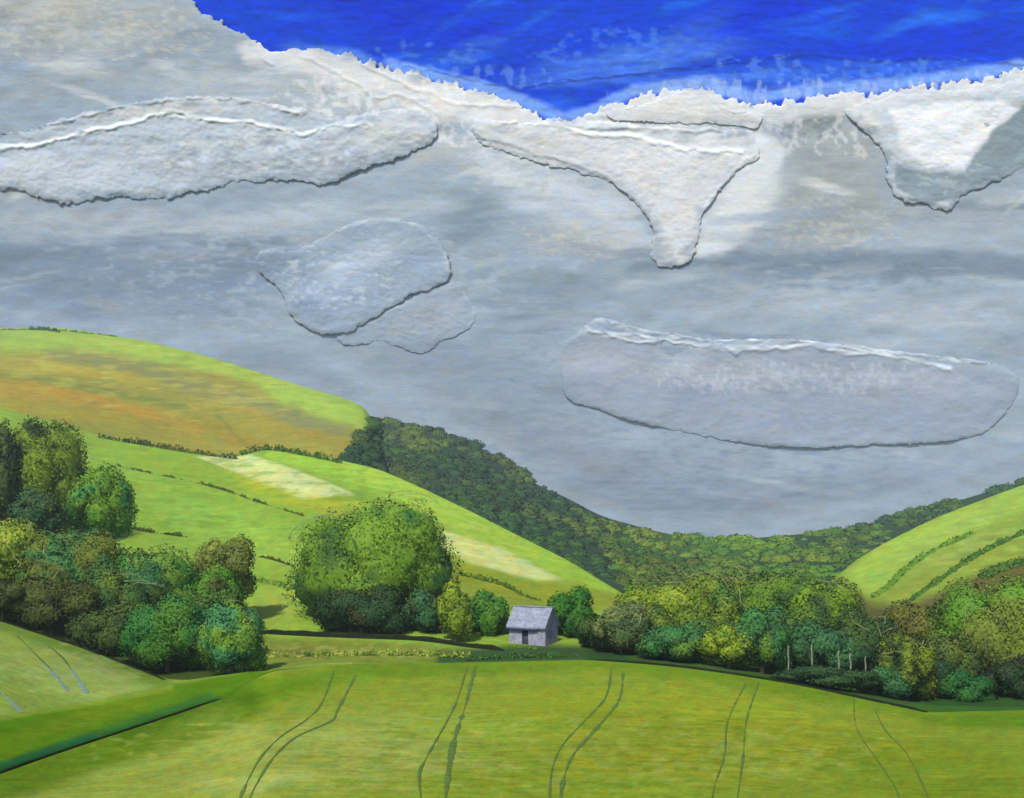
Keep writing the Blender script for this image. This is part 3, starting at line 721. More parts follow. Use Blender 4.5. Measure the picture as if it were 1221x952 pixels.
hedge('dim green hedge along the skyline of the left moor', S_moor, [(-60, 392), (0, 394), (60, 394), (140, 402)], 2.0, [(84, 116, 70), (104, 134, 66)], leafpx=2)
hedge('rough tufty verge grass between the dark shade strip and the foreground field', S_hill, [(306, 784), (380, 783), (470, 782), (560, 784)], 7, [(132, 136, 56), (104, 122, 34), (156, 160, 80), (70, 96, 32)], cat='verge', name='verge', group=None, dens=1.2, leafpx=2.2)
hedge('tuft of weeds growing against the foot of the barn wall', S_hill, [(606, 773), (622, 773), (640, 774)], 3.5, [(70, 104, 34), (92, 120, 40)], cat='weeds', name='weeds', group=None, leafpx=2)
hedge('low dark green growth at the field edge beneath the barn', S_hill, [(556, 788), (620, 785), (690, 784)], 6, [(44, 74, 40), (56, 90, 34), (38, 62, 42)], cat='verge', name='verge', group=None, leafpx=2.4)

# ------------------------------------------------------------------ dark strips modelled in place of shade along the field edges
def shade_strip(label, surf, pts, hpx, thick=0.5, mat=M_dark, name='edge_shade_strip', cat='wall', lift=0.0):  # category 'wall' here means strips that stand in for shade, not real walls
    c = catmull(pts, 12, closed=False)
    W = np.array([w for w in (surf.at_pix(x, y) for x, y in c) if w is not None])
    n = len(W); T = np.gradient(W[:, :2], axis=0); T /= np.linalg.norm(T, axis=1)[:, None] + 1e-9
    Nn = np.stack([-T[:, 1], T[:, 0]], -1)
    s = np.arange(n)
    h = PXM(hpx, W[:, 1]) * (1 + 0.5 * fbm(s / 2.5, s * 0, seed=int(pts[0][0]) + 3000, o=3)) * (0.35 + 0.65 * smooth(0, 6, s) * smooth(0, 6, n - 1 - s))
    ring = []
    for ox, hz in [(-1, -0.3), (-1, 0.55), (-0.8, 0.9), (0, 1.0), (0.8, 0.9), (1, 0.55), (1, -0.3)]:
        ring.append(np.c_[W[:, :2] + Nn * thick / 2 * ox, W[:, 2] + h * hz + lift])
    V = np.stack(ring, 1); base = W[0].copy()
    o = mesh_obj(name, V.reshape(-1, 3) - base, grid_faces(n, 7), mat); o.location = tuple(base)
    return tag(o, label, cat, 'low dark strips drawn as edge shade')
shade_strip('long low black shade strip running under the big olive-green tree', S_hill, [(308, 755), (360, 758), (430, 761), (500, 764), (560, 772), (600, 776)], 5.5)
shade_strip('thin dark shade strip along the foot of the right wood', S_field, [(702, 787), (780, 793), (850, 801), (950, 817), (1040, 836), (1104, 849.5)], 2.6, thick=0.4)
shade_strip('thin dark shade strip along the top of the small left field', S_left, [(-30, 730), (0, 741), (50, 757), (100, 774), (150, 793), (196, 811)], 2.2, thick=0.3)
shade_strip('thin black shade strip along the ditch below the grassy bank', S_field, [(-40, 936), (0, 922), (60, 901), (130, 878), (200, 855), (262, 834)], 2.0, thick=0.25)

# ------------------------------------------------------------------ distant woods (mass)
def far_wood(name, label, boxes, surf, pal, rad=(3.5, 11), leafpx=2.4):
    V, Fq, C, NN, b = [], [], [], [], 0
    iv, fv = ico_verts()
    for bx_ in boxes:
        poly, nblob, pl = bx_[:3]; surf_ = bx_[3] if len(bx_) > 3 else surf; nblob = int(nblob * 1.7)
        poly = np.array(poly, float); lo, hi = poly.min(0), poly.max(0); k = 0
        while k < nblob:
            px, py = rng.uniform(lo[0], hi[0]), rng.uniform(lo[1], hi[1])
            if not inside(np.array([px]), np.array([py]), poly)[0]: continue
            k += 1
            q = surf_.at_pix(px, py)
            if q is None: continue
            r = PXM(rng.uniform(*rad), q[1]); s = np.array([r * rng.uniform(0.9, 1.5), r, r * rng.uniform(0.55, 0.95)])
            v = iv * s * 0.85 + q; V.append(v); NN.append(iv + np.array([0, 0, 0.4])); Fq.append(fv + b); b += len(v)
            tone = rng.uniform(0.9, 1.1)
            C.append(leaf_colours(v, pl, 60, 5, 0.1) * tone)
            m = int(14 * (r * F / q[1]) ** 2 / leafpx ** 2 * 0.9)
            n = rng.normal(0, 1, (m, 3)); n /= np.linalg.norm(n, axis=1)[:, None]; n[:, 2] = np.abs(n[:, 2])
            p = q + n * s * rng.uniform(0.8, 1.12, (m, 1))
            qd = leaf_quads(p, n, PXM(leafpx, q[1]) * np.ones(m))
            V.append(qd.reshape(-1, 3)); Fq.append(np.arange(m * 4).reshape(m, 4) + b); b += m * 4
            C.append(np.repeat(leaf_colours(p, pl, 60, 5) * tone, 4, axis=0)); NN.append(np.repeat(n + np.array([0, 0, 0.4]), 4, axis=0))
    o = mesh_obj(name, np.concatenate(V), np.concatenate(Fq), M_farleaf, col=np.concatenate(C), nrm=np.concatenate(NN))
    o['kind'] = 'stuff'; o['label'] = label; o['category'] = 'wood'
    return o
dk = [(46, 76, 48), (56, 84, 40), (42, 66, 46), (76, 92, 42)]
far_wood('distant_wood', 'dark blue-green wood covering the far ridge across the valley', [
    ([(425, 502), (470, 500), (530, 516), (600, 548), (660, 590), (720, 622), (760, 690), (700, 690), (600, 640), (520, 590), (430, 560), (405, 540)], 330, dk),
    ([(454, 492), (450, 540), (440, 562), (408, 548), (428, 518), (442, 504)], 34, dk, S_moor),
    ([(690, 610), (760, 632), (830, 642), (940, 642), (1010, 632), (1060, 622), (1060, 680), (900, 720), (760, 720)], 260, [(72, 110, 36), (88, 116, 36), (66, 100, 36), (96, 112, 40), (60, 92, 38)]),
    ([(735, 660), (830, 672), (820, 700), (740, 700)], 40, [(62, 80, 30), (76, 90, 34)]),
    ([(990, 640), (1060, 616), (1140, 596), (1240, 570), (1500, 500), (1500, 560), (1240, 620), (1060, 670), (990, 680)], 210, [(50, 80, 52), (66, 88, 40), (44, 70, 58)])], S_ridge, None)

# ------------------------------------------------------------------ barn
def slab_box(x0, x1, y0, y1, z0, z1):
    v = [(x0, y0, z0), (x1, y0, z0), (x1, y1, z0), (x0, y1, z0), (x0, y0, z1), (x1, y0, z1), (x1, y1, z1), (x0, y1, z1)]
    return np.array(v, float), np.array([(0, 3, 2, 1), (4, 5, 6, 7), (0, 1, 5, 4), (1, 2, 6, 5), (2, 3, 7, 6), (3, 0, 4, 7)])
bd = 134.0
q = P(604, 764, bd); 
barn = empty('stone_barn', (q[0] + 0.3, bd, S_hill.zat(630, 132.5) + 0.1), math.radians(-27))
tag(barn, 'small grey-lilac barn with a slate roof and dark doorway, alone at the far field edge', 'barn')
Lb, Wb, He, Hr = 4.9, 3.6, 2.35, 4.3
# walls with a door opening: built as a prism shell, front wall pieced around the doorway
def prism(x0, x1):    # gable profile along y
    prof = [(0, -1.0), (0, He), (Wb / 2, Hr), (Wb, He), (Wb, -1.0)]
    v = [(x0, y, z) for y, z in prof] + [(x1, y, z) for y, z in prof]
    return v, [(0, 1, 2, 3, 4), (9, 8, 7, 6, 5)] + [(i, i + 5, (i + 1) % 5 + 5, (i + 1) % 5) for i in range(5) if i not in (0,)]
v, f = prism(0, Lb)
v = [tuple(p) for p in v]
dx0, dx1, dh = 1.75, 2.6, 1.75
base = len(v)
v += [(0, 0, -1.0), (dx0, 0, -1.0), (dx0, 0, He), (0, 0, He), (dx1, 0, -1.0), (Lb, 0, -1.0), (Lb, 0, He), (dx1, 0, He), (dx0, 0, dh), (dx1, 0, dh)]
f += [(base, base + 1, base + 2, base + 3), (base + 4, base + 5, base + 6, base + 7), (base + 8, base + 9, base + 7, base + 2)]
b2 = len(v); v += [(dx0, 0, -1.0), (dx0, 0.3, -1.0), (dx0, 0.3, dh), (dx0, 0, dh), (dx1, 0, -1.0), (dx1, 0.3, -1.0), (dx1, 0.3, dh), (dx1, 0, dh)]
f += [(b2, b2 + 1, b2 + 2, b2 + 3), (b2 + 4, b2 + 7, b2 + 6, b2 + 5), (b2 + 3, b2 + 2, b2 + 6, b2 + 7)]
mesh_obj('wall', np.array(v), f, M_wall, barn, flat=True)
vv, ff = slab_box(dx0 - 0.02, dx1 + 0.02, 0.26, 0.32, -1.0, dh + 0.02)
mesh_obj('door', vv, ff, M_door, barn, flat=True)
# roof: two pitched slabs with slightly sagging ridge and overhang
n = 12; V = []; Fq = []
xs = np.linspace(-0.22, Lb + 0.16, n + 1)
for i, x in enumerate(xs):
    sag = -0.10 * math.sin(math.pi * i / n) + 0.02 * math.sin(i * 2.1)
    sl = (Hr - He) / (Wb / 2); e = 0.38
    for (y, z) in [(-e, He - e * sl), (Wb / 2, Hr), (Wb + e, He - e * sl)]:
        V += [(x, y, z + 0.03 + sag), (x, y, z + 0.17 + sag)]
V = np.array(V)
for i in range(n):
    a, b = i * 6, (i + 1) * 6
    for j in (0, 2):
        Fq += [(a + j + 1, b + j + 1, b + j + 3, a + j + 3), (a + j, a + j + 2, b + j + 2, b + j)]
    Fq += [(a, b, b + 1, a + 1), (a + 4, a + 5, b + 5, b + 4)]
for a in (0, n * 6):
    Fq += [(a, a + 1, a + 3, a + 2), (a + 2, a + 3, a + 5, a + 4)]
roof = mesh_obj('roof', V, Fq, M_roof, barn, flat=True)
vv, ff = slab_box(-0.2, Lb * 0.80, -0.42, -0.34, He - 0.66, He - 0.40)
mesh_obj('eave_shade', vv, ff, M_eaveshade, barn, flat=True)  # dark box hung along the eave to draw its shadow
vv, ff = slab_box(-0.24, Lb + 0.18, Wb / 2 - 0.12, Wb / 2 + 0.12, Hr + 0.06, Hr + 0.21)
vv[:, 2] += -0.02
mesh_obj('ridge_tile', vv, ff, M_roof, roof, flat=True)

# ------------------------------------------------------------------ sky and clouds
SKYD = 1500.0
def sky_depth(px): return SKYD - 0.00012 * (px - CX) ** 2
SKYGAIN = 0.70
blue_edge = [(-900, -420), (150, -80), (225, 0), (262, 28), (300, 46), (322, 62), (380, 58), (430, 70), (470, 84), (520, 96), (580, 112), (630, 130), (665, 146), (700, 138), (740, 122), (790, 108), (840, 108), (885, 124), (930, 126), (985, 112), (1040, 112), (1100, 104), (1150, 98), (1221, 84), (1600, 30), (2200, -100)]
def sgrid(x0, x1, y0, y1, s):
    xs = np.arange(x0, x1 + s, s); ys = np.arange(y0, y1 + s, s)
    return np.meshgrid(xs, ys)
# blue sky sheet
xs = np.concatenate([np.arange(-1500, 0, 30), np.arange(0, 1222, 1.5), np.arange(1250, 2700, 30)])
ys = np.concatenate([np.arange(-1500, 0, 30), np.arange(0, 160, 1.3), np.arange(160, 900, 30)])
X, Y = np.meshgrid(xs, ys)
bs = np.random.default_rng(9)
blues = [('e', bs.uniform(240, 1260), bs.uniform(-10, 95), bs.uniform(20, 80), bs.uniform(4, 14), bs.uniform(-40, 10), [(0, 42, 172), (4, 80, 206), (18, 96, 214), (0, 54, 190), (34, 106, 212)][bs.integers(5)], bs.uniform(0.3, 0.7)) for _ in range(46)]
sc = paint(X, Y, (0, 58, 192), blues + [
    ('e', 500, 20, 160, 40, 12, (2, 40, 190), 0.8), ('e', 900, 20, 120, 34, -14, (2, 42, 192), 0.8), ('e', 1130, 50, 130, 24, -6, (4, 48, 196), 0.9), ('e', 1050, 62, 90, 14, 4, (4, 48, 190), 0.8),
    ('e', 760, 70, 150, 22, -8, (66, 116, 210), 0.8), ('e', 700, 92, 120, 14, -4, (56, 104, 212), 0.8), ('e', 820, 44, 80, 24, -30, (50, 96, 204), 0.6), ('e', 560, 60, 60, 16, -20, (48, 98, 206), 0.6),
    ('e', 1000, 84, 230, 14, -2, (44, 96, 210), 0.8), ('e', 400, 66, 70, 12, 12, (90, 140, 220), 0.8), ('e', 860, 96, 140, 10, 0, (60, 112, 214), 0.6), ('e', 660, 128, 40, 18, 0, (26, 90, 210), 0.8), ('e', 680, 30, 120, 16, -20, (14, 60, 196), 0.6),
    ('l', [(622, 104), (700, 94), (780, 84), (850, 80), (900, 70), (960, 64), (1040, 72), (1100, 68)], (14, 44, 150), 0.3, 1.3, 0.55),
    ('l', [(480, 78), (560, 94), (622, 104)], (24, 56, 160), 0.3, 1.2, 0.45),
    ('d', 760, 62, 200, 40, 10, 6, 0.52, (76, 126, 214), 0.4), ('d', 500, 66, 120, 30, 10, 6, 0.54, (84, 134, 216), 0.35), ('d', 1000, 84, 240, 26, 10, 6, 0.5, (76, 126, 214), 0.6),
    ('l', [(470, 78), (560, 100), (640, 128), (670, 142), (700, 134), (760, 108), (840, 100), (900, 116), (985, 106), (1100, 96), (1221, 78)], (120, 160, 226), 3, 9, 0.75),
    ('d', 960, 108, 280, 18, 6, 14, 0.44, (150, 176, 226), 0.5), ('d', 1160, 98, 120, 18, 6, 14, 0.44, (150, 176, 226), 0.5), ('d', 540, 94, 160, 22, 8, 12, 0.48, (110, 150, 220), 0.35)], warp=7, seed=71)
n1 = fbm(X / 26 + Y / 40, Y / 8, seed=75, o=4); 
ridge_l = 1 - smooth(0.3, 2.6, dist_line(X + 6 * fbm(X / 12, Y / 12, seed=8), Y + 8 * fbm(X / 10, Y / 10, seed=9), np.array([(480, 78), (560, 94), (622, 104), (700, 94), (780, 84), (850, 80), (900, 70), (960, 64), (1040, 72), (1100, 68), (1221, 76)], float)))
sd_ = sky_depth(X) - 1.6 * n1 - 1.2 * fbm(X / 9, Y / 4, seed=76, o=3) - 0.9 * ridge_l
o = mesh_obj('sky', P(X, Y, sd_).reshape(-1, 3), grid_faces(*X.shape), M_sky, col=sc * SKYGAIN)
structure(o, 'cobalt blue strip of sky above the clouds')

def cloud(name, label, poly, step, back, thick, edge, colfun, hfun=None, rag=3.0, seed=0, cat='cloud', group='clouds in front of the grey cloud bank', ragv=None, closed_spline=True, rimnoise=1.0, soft=None):
    """solid body: outline traced, front swelling towards the viewer, straight sides, closed back"""
    poly = np.array(catmull(poly, 5)) if closed_spline else np.array(poly, float)
    lo, hi = poly.min(0) - 8, poly.max(0) + 8
    if isinstance(step, tuple):
        xs, ys = step
    else:
        xs = np.arange(lo[0], hi[0], step); ys = np.arange(lo[1], hi[1], step)
    X, Y = np.meshgrid(xs, ys)
    wx = X + rag * 1.6 * fbm(X / 18, Y / 12, seed=seed, o=3) + rag * fbm(X / 4.5, Y / 4, seed=seed + 1, o=2)
    wy = Y + rag * 1.6 * fbm(X / 18, Y / 12, seed=seed + 2, o=3) + rag * fbm(X / 4.5, Y / 4, seed=seed + 3, o=2)
    if ragv: wy = wy + ragv(X, Y)
    sd = sdist(wx, wy, poly)
    gy, gx = np.gradient(sd, ys, xs); g = np.sqrt(gx ** 2 + gy ** 2) + 1e-6
    ins = sd <= 0
    if ragv is not None: ins = np.flip(np.cumprod(np.flip(ins, 0), 0), 0).astype(bool)
    st = max(abs(xs[1] - xs[0]), abs(ys[len(ys) // 2 + 1] - ys[len(ys) // 2]))
    cell = ins[:-1, :-1] | ins[1:, :-1] | ins[:-1, 1:] | ins[1:, 1:]
    used = np.zeros(X.shape, bool)
    used[:-1, :-1] |= cell; used[1:, :-1] |= cell; used[:-1, 1:] |= cell; used[1:, 1:] |= cell
    near = used & ~ins & (sd > 0)
    X2 = X.copy(); Y2 = Y.copy()
    k = np.minimum(sd / g, 1.2 * st)
    X2[near] -= (gx / g * k)[near]; Y2[near] -= (gy / g * k)[near]
    dep = np.maximum(-sd, 0)
    prof = 1 - np.exp(-dep / edge)
    if colfun is not bankcol: thick = thick * 0.72
    hgt = thick * (0.55 + 0.45 * prof) * np.clip(1 + 1.5 * fbm(X / 45, Y / 30, seed=seed + 60, o=2), 0.35, 1.6)
    hgt = hgt + thick * 0.16 * fbm(X / 40, Y / 18, seed=seed + 7, o=4) * prof + 1.2 * rimnoise * 0.8 * fbm(X / 12, Y / 6, seed=seed + 8, o=4) * prof + 0.6 * rimnoise * fbm(X / 4, Y / 3, seed=seed + 12, o=2)
    if hfun is not None: hgt = hgt + hfun(X, Y)
    D = sky_depth(X) - back - hgt
    idx = np.full(X.shape, -1); idx[used] = np.arange(used.sum()); m = used.sum()
    front = P(X2, Y2, D)[used]; Db = sky_depth(X) - back + (6 if colfun is bankcol else 1.5) + 0 * D
    rear = P(X2, Y2, D)[used].copy()
    # rear vertices straight behind the front (moved along y), so the sides have true depth
    sc_ = (Db[used] - rear[:, 1]); rear[:, 1] += sc_ * 1.0
    cy, cx_ = np.nonzero(cell)
    fF = np.stack([idx[cy, cx_], idx[cy, cx_ + 1], idx[cy + 1, cx_ + 1], idx[cy + 1, cx_]], -1)
    e = []
    pad = np.pad(cell, 1)
    def add(mask, a, b):
        yy, xx = np.nonzero(mask); e.append(np.stack([idx[yy + a[0], xx + a[1]], idx[yy + b[0], xx + b[1]]], -1))
    add(cell & ~pad[:-2, 1:-1], (0, 0), (0, 1)); add(cell & ~pad[2:, 1:-1], (1, 1), (1, 0))
    add(cell & ~pad[1:-1, :-2], (1, 0), (0, 0)); add(cell & ~pad[1:-1, 2:], (0, 1), (1, 1))
    e = np.concatenate(e); fS = np.stack([e[:, 1], e[:, 0], e[:, 0] + m, e[:, 1] + m], -1)
    fB = fF[:, ::-1] + m
    V = np.concatenate([front, rear]); cc_ = colfun(X2, Y2)
    if colfun is not bankcol:
        k_ = smooth(-2, 16, dep + 26 * fbm(X / 16, Y / 7, seed=seed + 40, o=3))[..., None] * 0.9 + 0.1
        cc_ = bankcol(X2, Y2) * (1 - k_) + cc_ * k_
    c = cc_[used] * SKYGAIN * np.array([0.97, 1.00, 0.98]); c = np.concatenate([c, c])
    base = V.mean(0); base[2] = V[:, 2].min()
    o = mesh_obj(name, V - base, np.concatenate([fF, fS, fB]), M_cloud, col=c); o.location = tuple(base)
    return tag(o, label, cat, group)

def ridge_fn(lines, h, w, seed):
    def f(X, Y):
        wx = X + 10 * fbm(X / 16, Y / 16, seed=seed, o=3); wy = Y + 9 * fbm(X / 12, Y / 12, seed=seed + 1, o=4)
        r = 0
        for L in lines:
            r = np.maximum(r, 1 - smooth(0, w, dist_line(wx, wy, np.array(L, float))))
        return 0.40 * h * r * (0.6 + 0.8 * (fbm(X / 9, Y / 9, seed=seed + 2) + 0.5))
    return f

# the great grey bank -------------------------------------------------
bank_layers = [
    ('e', 90, 30, 190, 44, -4, (164, 164, 160), 0.9), ('e', 40, 8, 120, 20, 0, (182, 178, 172), 0.7), ('e', 330, 110, 220, 34, 6, (178, 182, 186), 0.8), ('e', 130, 95, 200, 24, -6, (152, 160, 164), 0.7),
    ('e', 470, 108, 140, 26, 14, (206, 202, 202), 0.9), ('e', 600, 140, 110, 24, 14, (204, 204, 208), 0.9),
    ('e', 610, 190, 120, 34, 10, (190, 194, 200), 0.8), ('e', 800, 135, 120, 30, 0, (206, 202, 202), 0.9), ('e', 880, 230, 80, 80, 12, (206, 204, 206), 0.85),
    ('e', 640, 225, 80, 40, 30, (196, 200, 208), 0.6), ('e', 740, 250, 60, 40, 40, (190, 194, 200), 0.6), ('e', 700, 290, 90, 24, 0, (168, 168, 166), 0.7),
    ('p', [(895, 150), (935, 176), (925, 240), (892, 285), (850, 314), (826, 304), (850, 250), (880, 200)], (206, 206, 210), 7, 0.9), ('p', [(570, 170), (650, 200), (730, 235), (765, 270), (740, 282), (690, 250), (620, 225), (570, 215)], (196, 200, 206), 8, 0.7), ('p', [(600, 240), (650, 216), (740, 240), (780, 290), (740, 300), (660, 262)], (182, 188, 200), 6, 0.5),
    ('p', [(945, 150), (1000, 135), (1050, 190), (1060, 260), (1000, 300), (920, 302), (935, 250), (955, 200)], (148, 152, 152), 8, 0.7),
    ('e', 560, 260, 44, 44, 0, (118, 134, 146), 0.9), ('e', 540, 215, 44, 20, 0, (150, 160, 168), 0.6),
    ('e', 990, 180, 60, 70, 10, (152, 156, 156), 0.85), ('e', 980, 250, 90, 60, 0, (146, 152, 154), 0.8), ('e', 970, 145, 40, 18, 10, (134, 138, 138), 0.6),
    ('e', 1150, 260, 130, 60, -6, (156, 162, 168), 0.8), ('e', 1190, 190, 60, 40, -20, (132, 144, 152), 0.8), ('e', 1000, 120, 40, 12, 0, (198, 196, 196), 0.7),
    ('l', [(760, 330), (900, 316), (1060, 314), (1230, 320), (1500, 310)], (112, 126, 142), 9, 14, 0.85), ('e', 890, 304, 50, 14, -5, (112, 126, 140), 0.7),
    ('l', [(-200, 320), (0, 318), (160, 312), (320, 318)], (112, 128, 146), 20, 34, 0.85), ('e', 150, 270, 200, 24, -3, (172, 178, 186), 0.75), ('e', 340, 258, 110, 20, -10, (180, 186, 196), 0.7), ('e', 60, 262, 120, 14, 0, (164, 168, 172), 0.6),
    ('e', 190, 300, 70, 14, 0, (140, 146, 154), 0.6), ('e', 150, 360, 260, 26, 3, (122, 138, 158), 0.8), ('e', 80, 385, 200, 14, 4, (146, 158, 178), 0.7),
    ('l', [(560, 345), (760, 345), (900, 350)], (134, 146, 158), 14, 20, 0.7), ('e', 640, 330, 100, 14, 0, (126, 140, 152), 0.7), ('e', 480, 250, 90, 14, -8, (176, 184, 192), 0.7),
    ('e', 1020, 362, 260, 24, 0, (160, 168, 180), 0.8), ('e', 1110, 380, 110, 16, 0, (178, 182, 192), 0.6), ('e', 740, 372, 170, 14, 0, (146, 156, 168), 0.7),
    ('e', 560, 440, 190, 40, 14, (122, 136, 154), 0.85), ('e', 480, 430, 80, 16, 10, (146, 150, 158), 0.5), ('e', 330, 430, 120, 20, 18, (128, 138, 154), 0.7), ('e', 620, 380, 60, 50, 0, (134, 148, 168), 0.6),
    ('e', 640, 520, 160, 34, 22, (124, 132, 144), 0.8), ('e', 800, 590, 200, 34, 4, (116, 128, 146), 0.85), ('e', 780, 545, 170, 18, 4, (134, 142, 160), 0.6), ('e', 1000, 580, 180, 22, -6, (124, 134, 150), 0.7),
    ('e', 1180, 545, 110, 22, -16, (142, 152, 170), 0.7), ('e', 720, 560, 60, 16, 20, (132, 130, 134), 0.5),
    ('d', 120, 40, 200, 60, 9, 5, 0.5, (186, 184, 178), 0.55), ('d', 990, 270, 120, 50, 7, 4, 0.5, (176, 172, 164), 0.7), ('d', 690, 280, 100, 40, 7, 4, 0.5, (184, 180, 172), 0.6), ('d', 965, 150, 60, 26, 6, 4, 0.5, (112, 118, 120), 0.6),
    ('d', 620, 200, 160, 60, 9, 5, 0.56, (162, 168, 174), 0.5), ('d', 480, 110, 200, 40, 8, 4, 0.52, (222, 216, 212), 0.5), ('d', 200, 290, 240, 40, 22, 4, 0.52, (172, 176, 182), 0.35),
    ('d', 600, 480, 300, 90, 18, 4, 0.54, (150, 152, 156), 0.35), ('d', 900, 560, 300, 60, 18, 3.5, 0.54, (104, 122, 146), 0.4), ('d', 1000, 330, 260, 40, 16, 4, 0.52, (98, 118, 138), 0.4), ('d', 1000, 340, 260, 40, 20, 4, 0.55, (178, 180, 184), 0.35)]
SM = (0.17, 0.15)
sr = np.random.default_rng(55)
cool = [(112, 128, 148), (136, 148, 164), (160, 168, 178), (176, 182, 190), (150, 152, 154), (124, 138, 150), (130, 146, 172), (104, 120, 138)]
light = [(206, 204, 206), (190, 194, 200), (170, 176, 182), (214, 210, 208), (150, 160, 168), (180, 178, 172)]
for i in range(110):
    cy_ = sr.uniform(235, 610)
    bank_layers.append(('e', sr.uniform(-60, 1280), cy_, sr.uniform(35, 120), sr.uniform(3, 12), sr.uniform(-9, 9) + (12 if cy_ > 420 else 0), cool[sr.integers(len(cool))], sr.uniform(0.25, 0.6)))
for i in range(60):
    bank_layers.append(('e', sr.uniform(-40, 1270), sr.uniform(20, 250), sr.uniform(16, 70), sr.uniform(3, 11), sr.uniform(-35, 30), light[sr.integers(len(light))], sr.uniform(0.3, 0.65)))
bank_layers += [('l', [(300, 62), (400, 80), (480, 100), (560, 122), (640, 140)], (216, 212, 212), 8, 12, 0.7), ('l', [(700, 142), (780, 118), (850, 120), (920, 134), (985, 122), (1060, 116), (1221, 92)], (212, 210, 212), 8, 12, 0.7),
    ('d', 500, 130, 260, 60, 7, 7, 0.5, (224, 220, 220), 0.5), ('d', 1000, 150, 260, 50, 6, 8, 0.52, (208, 206, 208), 0.5), ('d', 400, 330, 420, 120, 12, 4, 0.56, (170, 178, 190), 0.4), ('d', 800, 480, 460, 130, 12, 4, 0.56, (104, 122, 146), 0.35)]
bankcol = lambda X, Y: paint(X, Y, (146, 158, 172), bank_layers, warp=9, seed=81, mott=SM)
bx = np.concatenate([np.arange(-900, 0, 25), np.arange(0, 1222, 1.8), np.arange(1240, 2200, 25)])
by = np.concatenate([np.arange(-430, 0, 20), np.arange(0, 200, 1.5), np.arange(200, 660, 2.0), np.arange(660, 760, 20)])
brush = lambda X, Y: 15 * np.clip(fbm(X / 4.5, Y / 20, seed=85, o=3), -0.3, 0.5) * smooth(380, 420, X) * (Y < 190) + 6 * fbm(X / 8, Y / 6, seed=88, o=2) * (Y < 190)
bank_poly = blue_edge + [(2200, 780), (-900, 780)]
seam = [[(298, 0), (298, 52), (312, 68), (326, 76)], [(360, 66), (425, 98), (445, 118), (480, 112), (520, 135)], [(430, 74), (480, 100), (540, 122), (620, 128)], [(700, 138), (760, 136), (800, 120), (830, 110), (860, 128), (880, 135), (910, 140)]]
cloud('cloud_bank', 'vast grey-blue cloud bank filling the sky down to the hills', bank_poly, (bx, by), 6, 3, 3, bankcol,
      hfun=lambda X, Y: 0.8 * fbm(X / 30, Y / 8, seed=91, o=4) + ridge_fn(seam, 2.4, 4, 92)(X, Y), rimnoise=0.3, rag=5, seed=86, ragv=brush, closed_spline=False, group=None)

# K1 long left cloud
w1 = [[(-100, 185), (0, 178), (50, 172), (90, 160), (150, 148), (200, 134), (240, 142), (300, 146), (360, 160), (400, 150), (440, 148)], [(-60, 170), (0, 160), (70, 145), (140, 128), (220, 116), (300, 120), (360, 135)]]
cloud('cloud', 'long pale cloud with white crest stretching in from the left edge', [(-160, 168), (0, 160), (60, 148), (120, 130), (200, 116), (270, 116), (330, 124), (400, 138), (450, 134), (490, 128), (516, 140), (523, 156), (508, 174), (470, 190), (430, 204), (392, 219), (350, 214), (300, 216), (240, 227), (190, 238), (130, 236), (72, 244), (30, 230), (0, 229), (-160, 240)],
      1.4, 9.0, 5.5, 3, lambda X, Y: paint(X, Y, (176, 184, 194), [('e', 250, 190, 300, 26, -4, (166, 172, 182), 0.8), ('e', 60, 205, 120, 24, 0, (190, 194, 202), 0.8), ('e', 470, 160, 60, 24, -10, (198, 198, 200), 0.8), ('e', 200, 130, 160, 12, -4, (200, 196, 192), 0.8),
          ('l', w1[0], (236, 236, 238), 0.6, 3.5, 0.85), ('l', w1[1], (220, 216, 214), 0.6, 6, 0.6), ('e', 380, 205, 70, 12, -15, (148, 152, 158), 0.6), ('d', 300, 180, 220, 40, 9, 5, 0.5, (208, 210, 214), 0.5), ('d', 300, 195, 240, 30, 8, 4, 0.52, (142, 148, 156), 0.5)], warp=7, seed=101, mott=SM),
      hfun=ridge_fn(w1, 4, 3.5, 102), rag=4.5, seed=103, rimnoise=1.7)
# K2 triangular white cloud
w2 = [[(640, 146), (700, 160), (760, 164), (820, 178), (885, 182)], [(600, 146), (680, 150), (760, 152), (860, 156)]]
e2 = [[(570, 160), (640, 182), (720, 208), (760, 240), (782, 275)], [(900, 185), (870, 210), (850, 235), (835, 260)]]
cloud('cloud', 'white triangular cloud pointing downward in the upper middle', [(568, 142), (620, 146), (700, 144), (800, 152), (880, 154), (898, 164), (906, 184), (882, 202), (862, 225), (840, 252), (832, 285), (820, 312), (792, 319), (776, 306), (778, 276), (762, 246), (732, 220), (680, 203), (620, 188), (572, 168)],
      1.3, 9.0, 3.6, 2.5, lambda X, Y: paint(X, Y, (204, 202, 206), [('e', 780, 190, 90, 22, 4, (210, 208, 212), 0.8), ('e', 640, 168, 80, 14, 12, (192, 190, 190), 0.7), ('l', w2[0], (236, 236, 238), 1, 4, 0.9), ('l', w2[1], (228, 226, 226), 1, 5, 0.7),
          ('e', 790, 300, 14, 18, 0, (158, 162, 164), 0.7), ('l', e2[0], (172, 170, 166), 1, 5, 0.6), ('l', e2[1], (168, 168, 170), 1, 5, 0.6), ('d', 760, 200, 160, 60, 9, 5, 0.55, (186, 186, 190), 0.4)], warp=6, seed=111, mott=SM),
      hfun=lambda X, Y: ridge_fn(w2, 3.5, 5, 112)(X, Y) + ridge_fn(e2, 3.0, 4, 114)(X, Y), rag=4, seed=113, rimnoise=1.3)
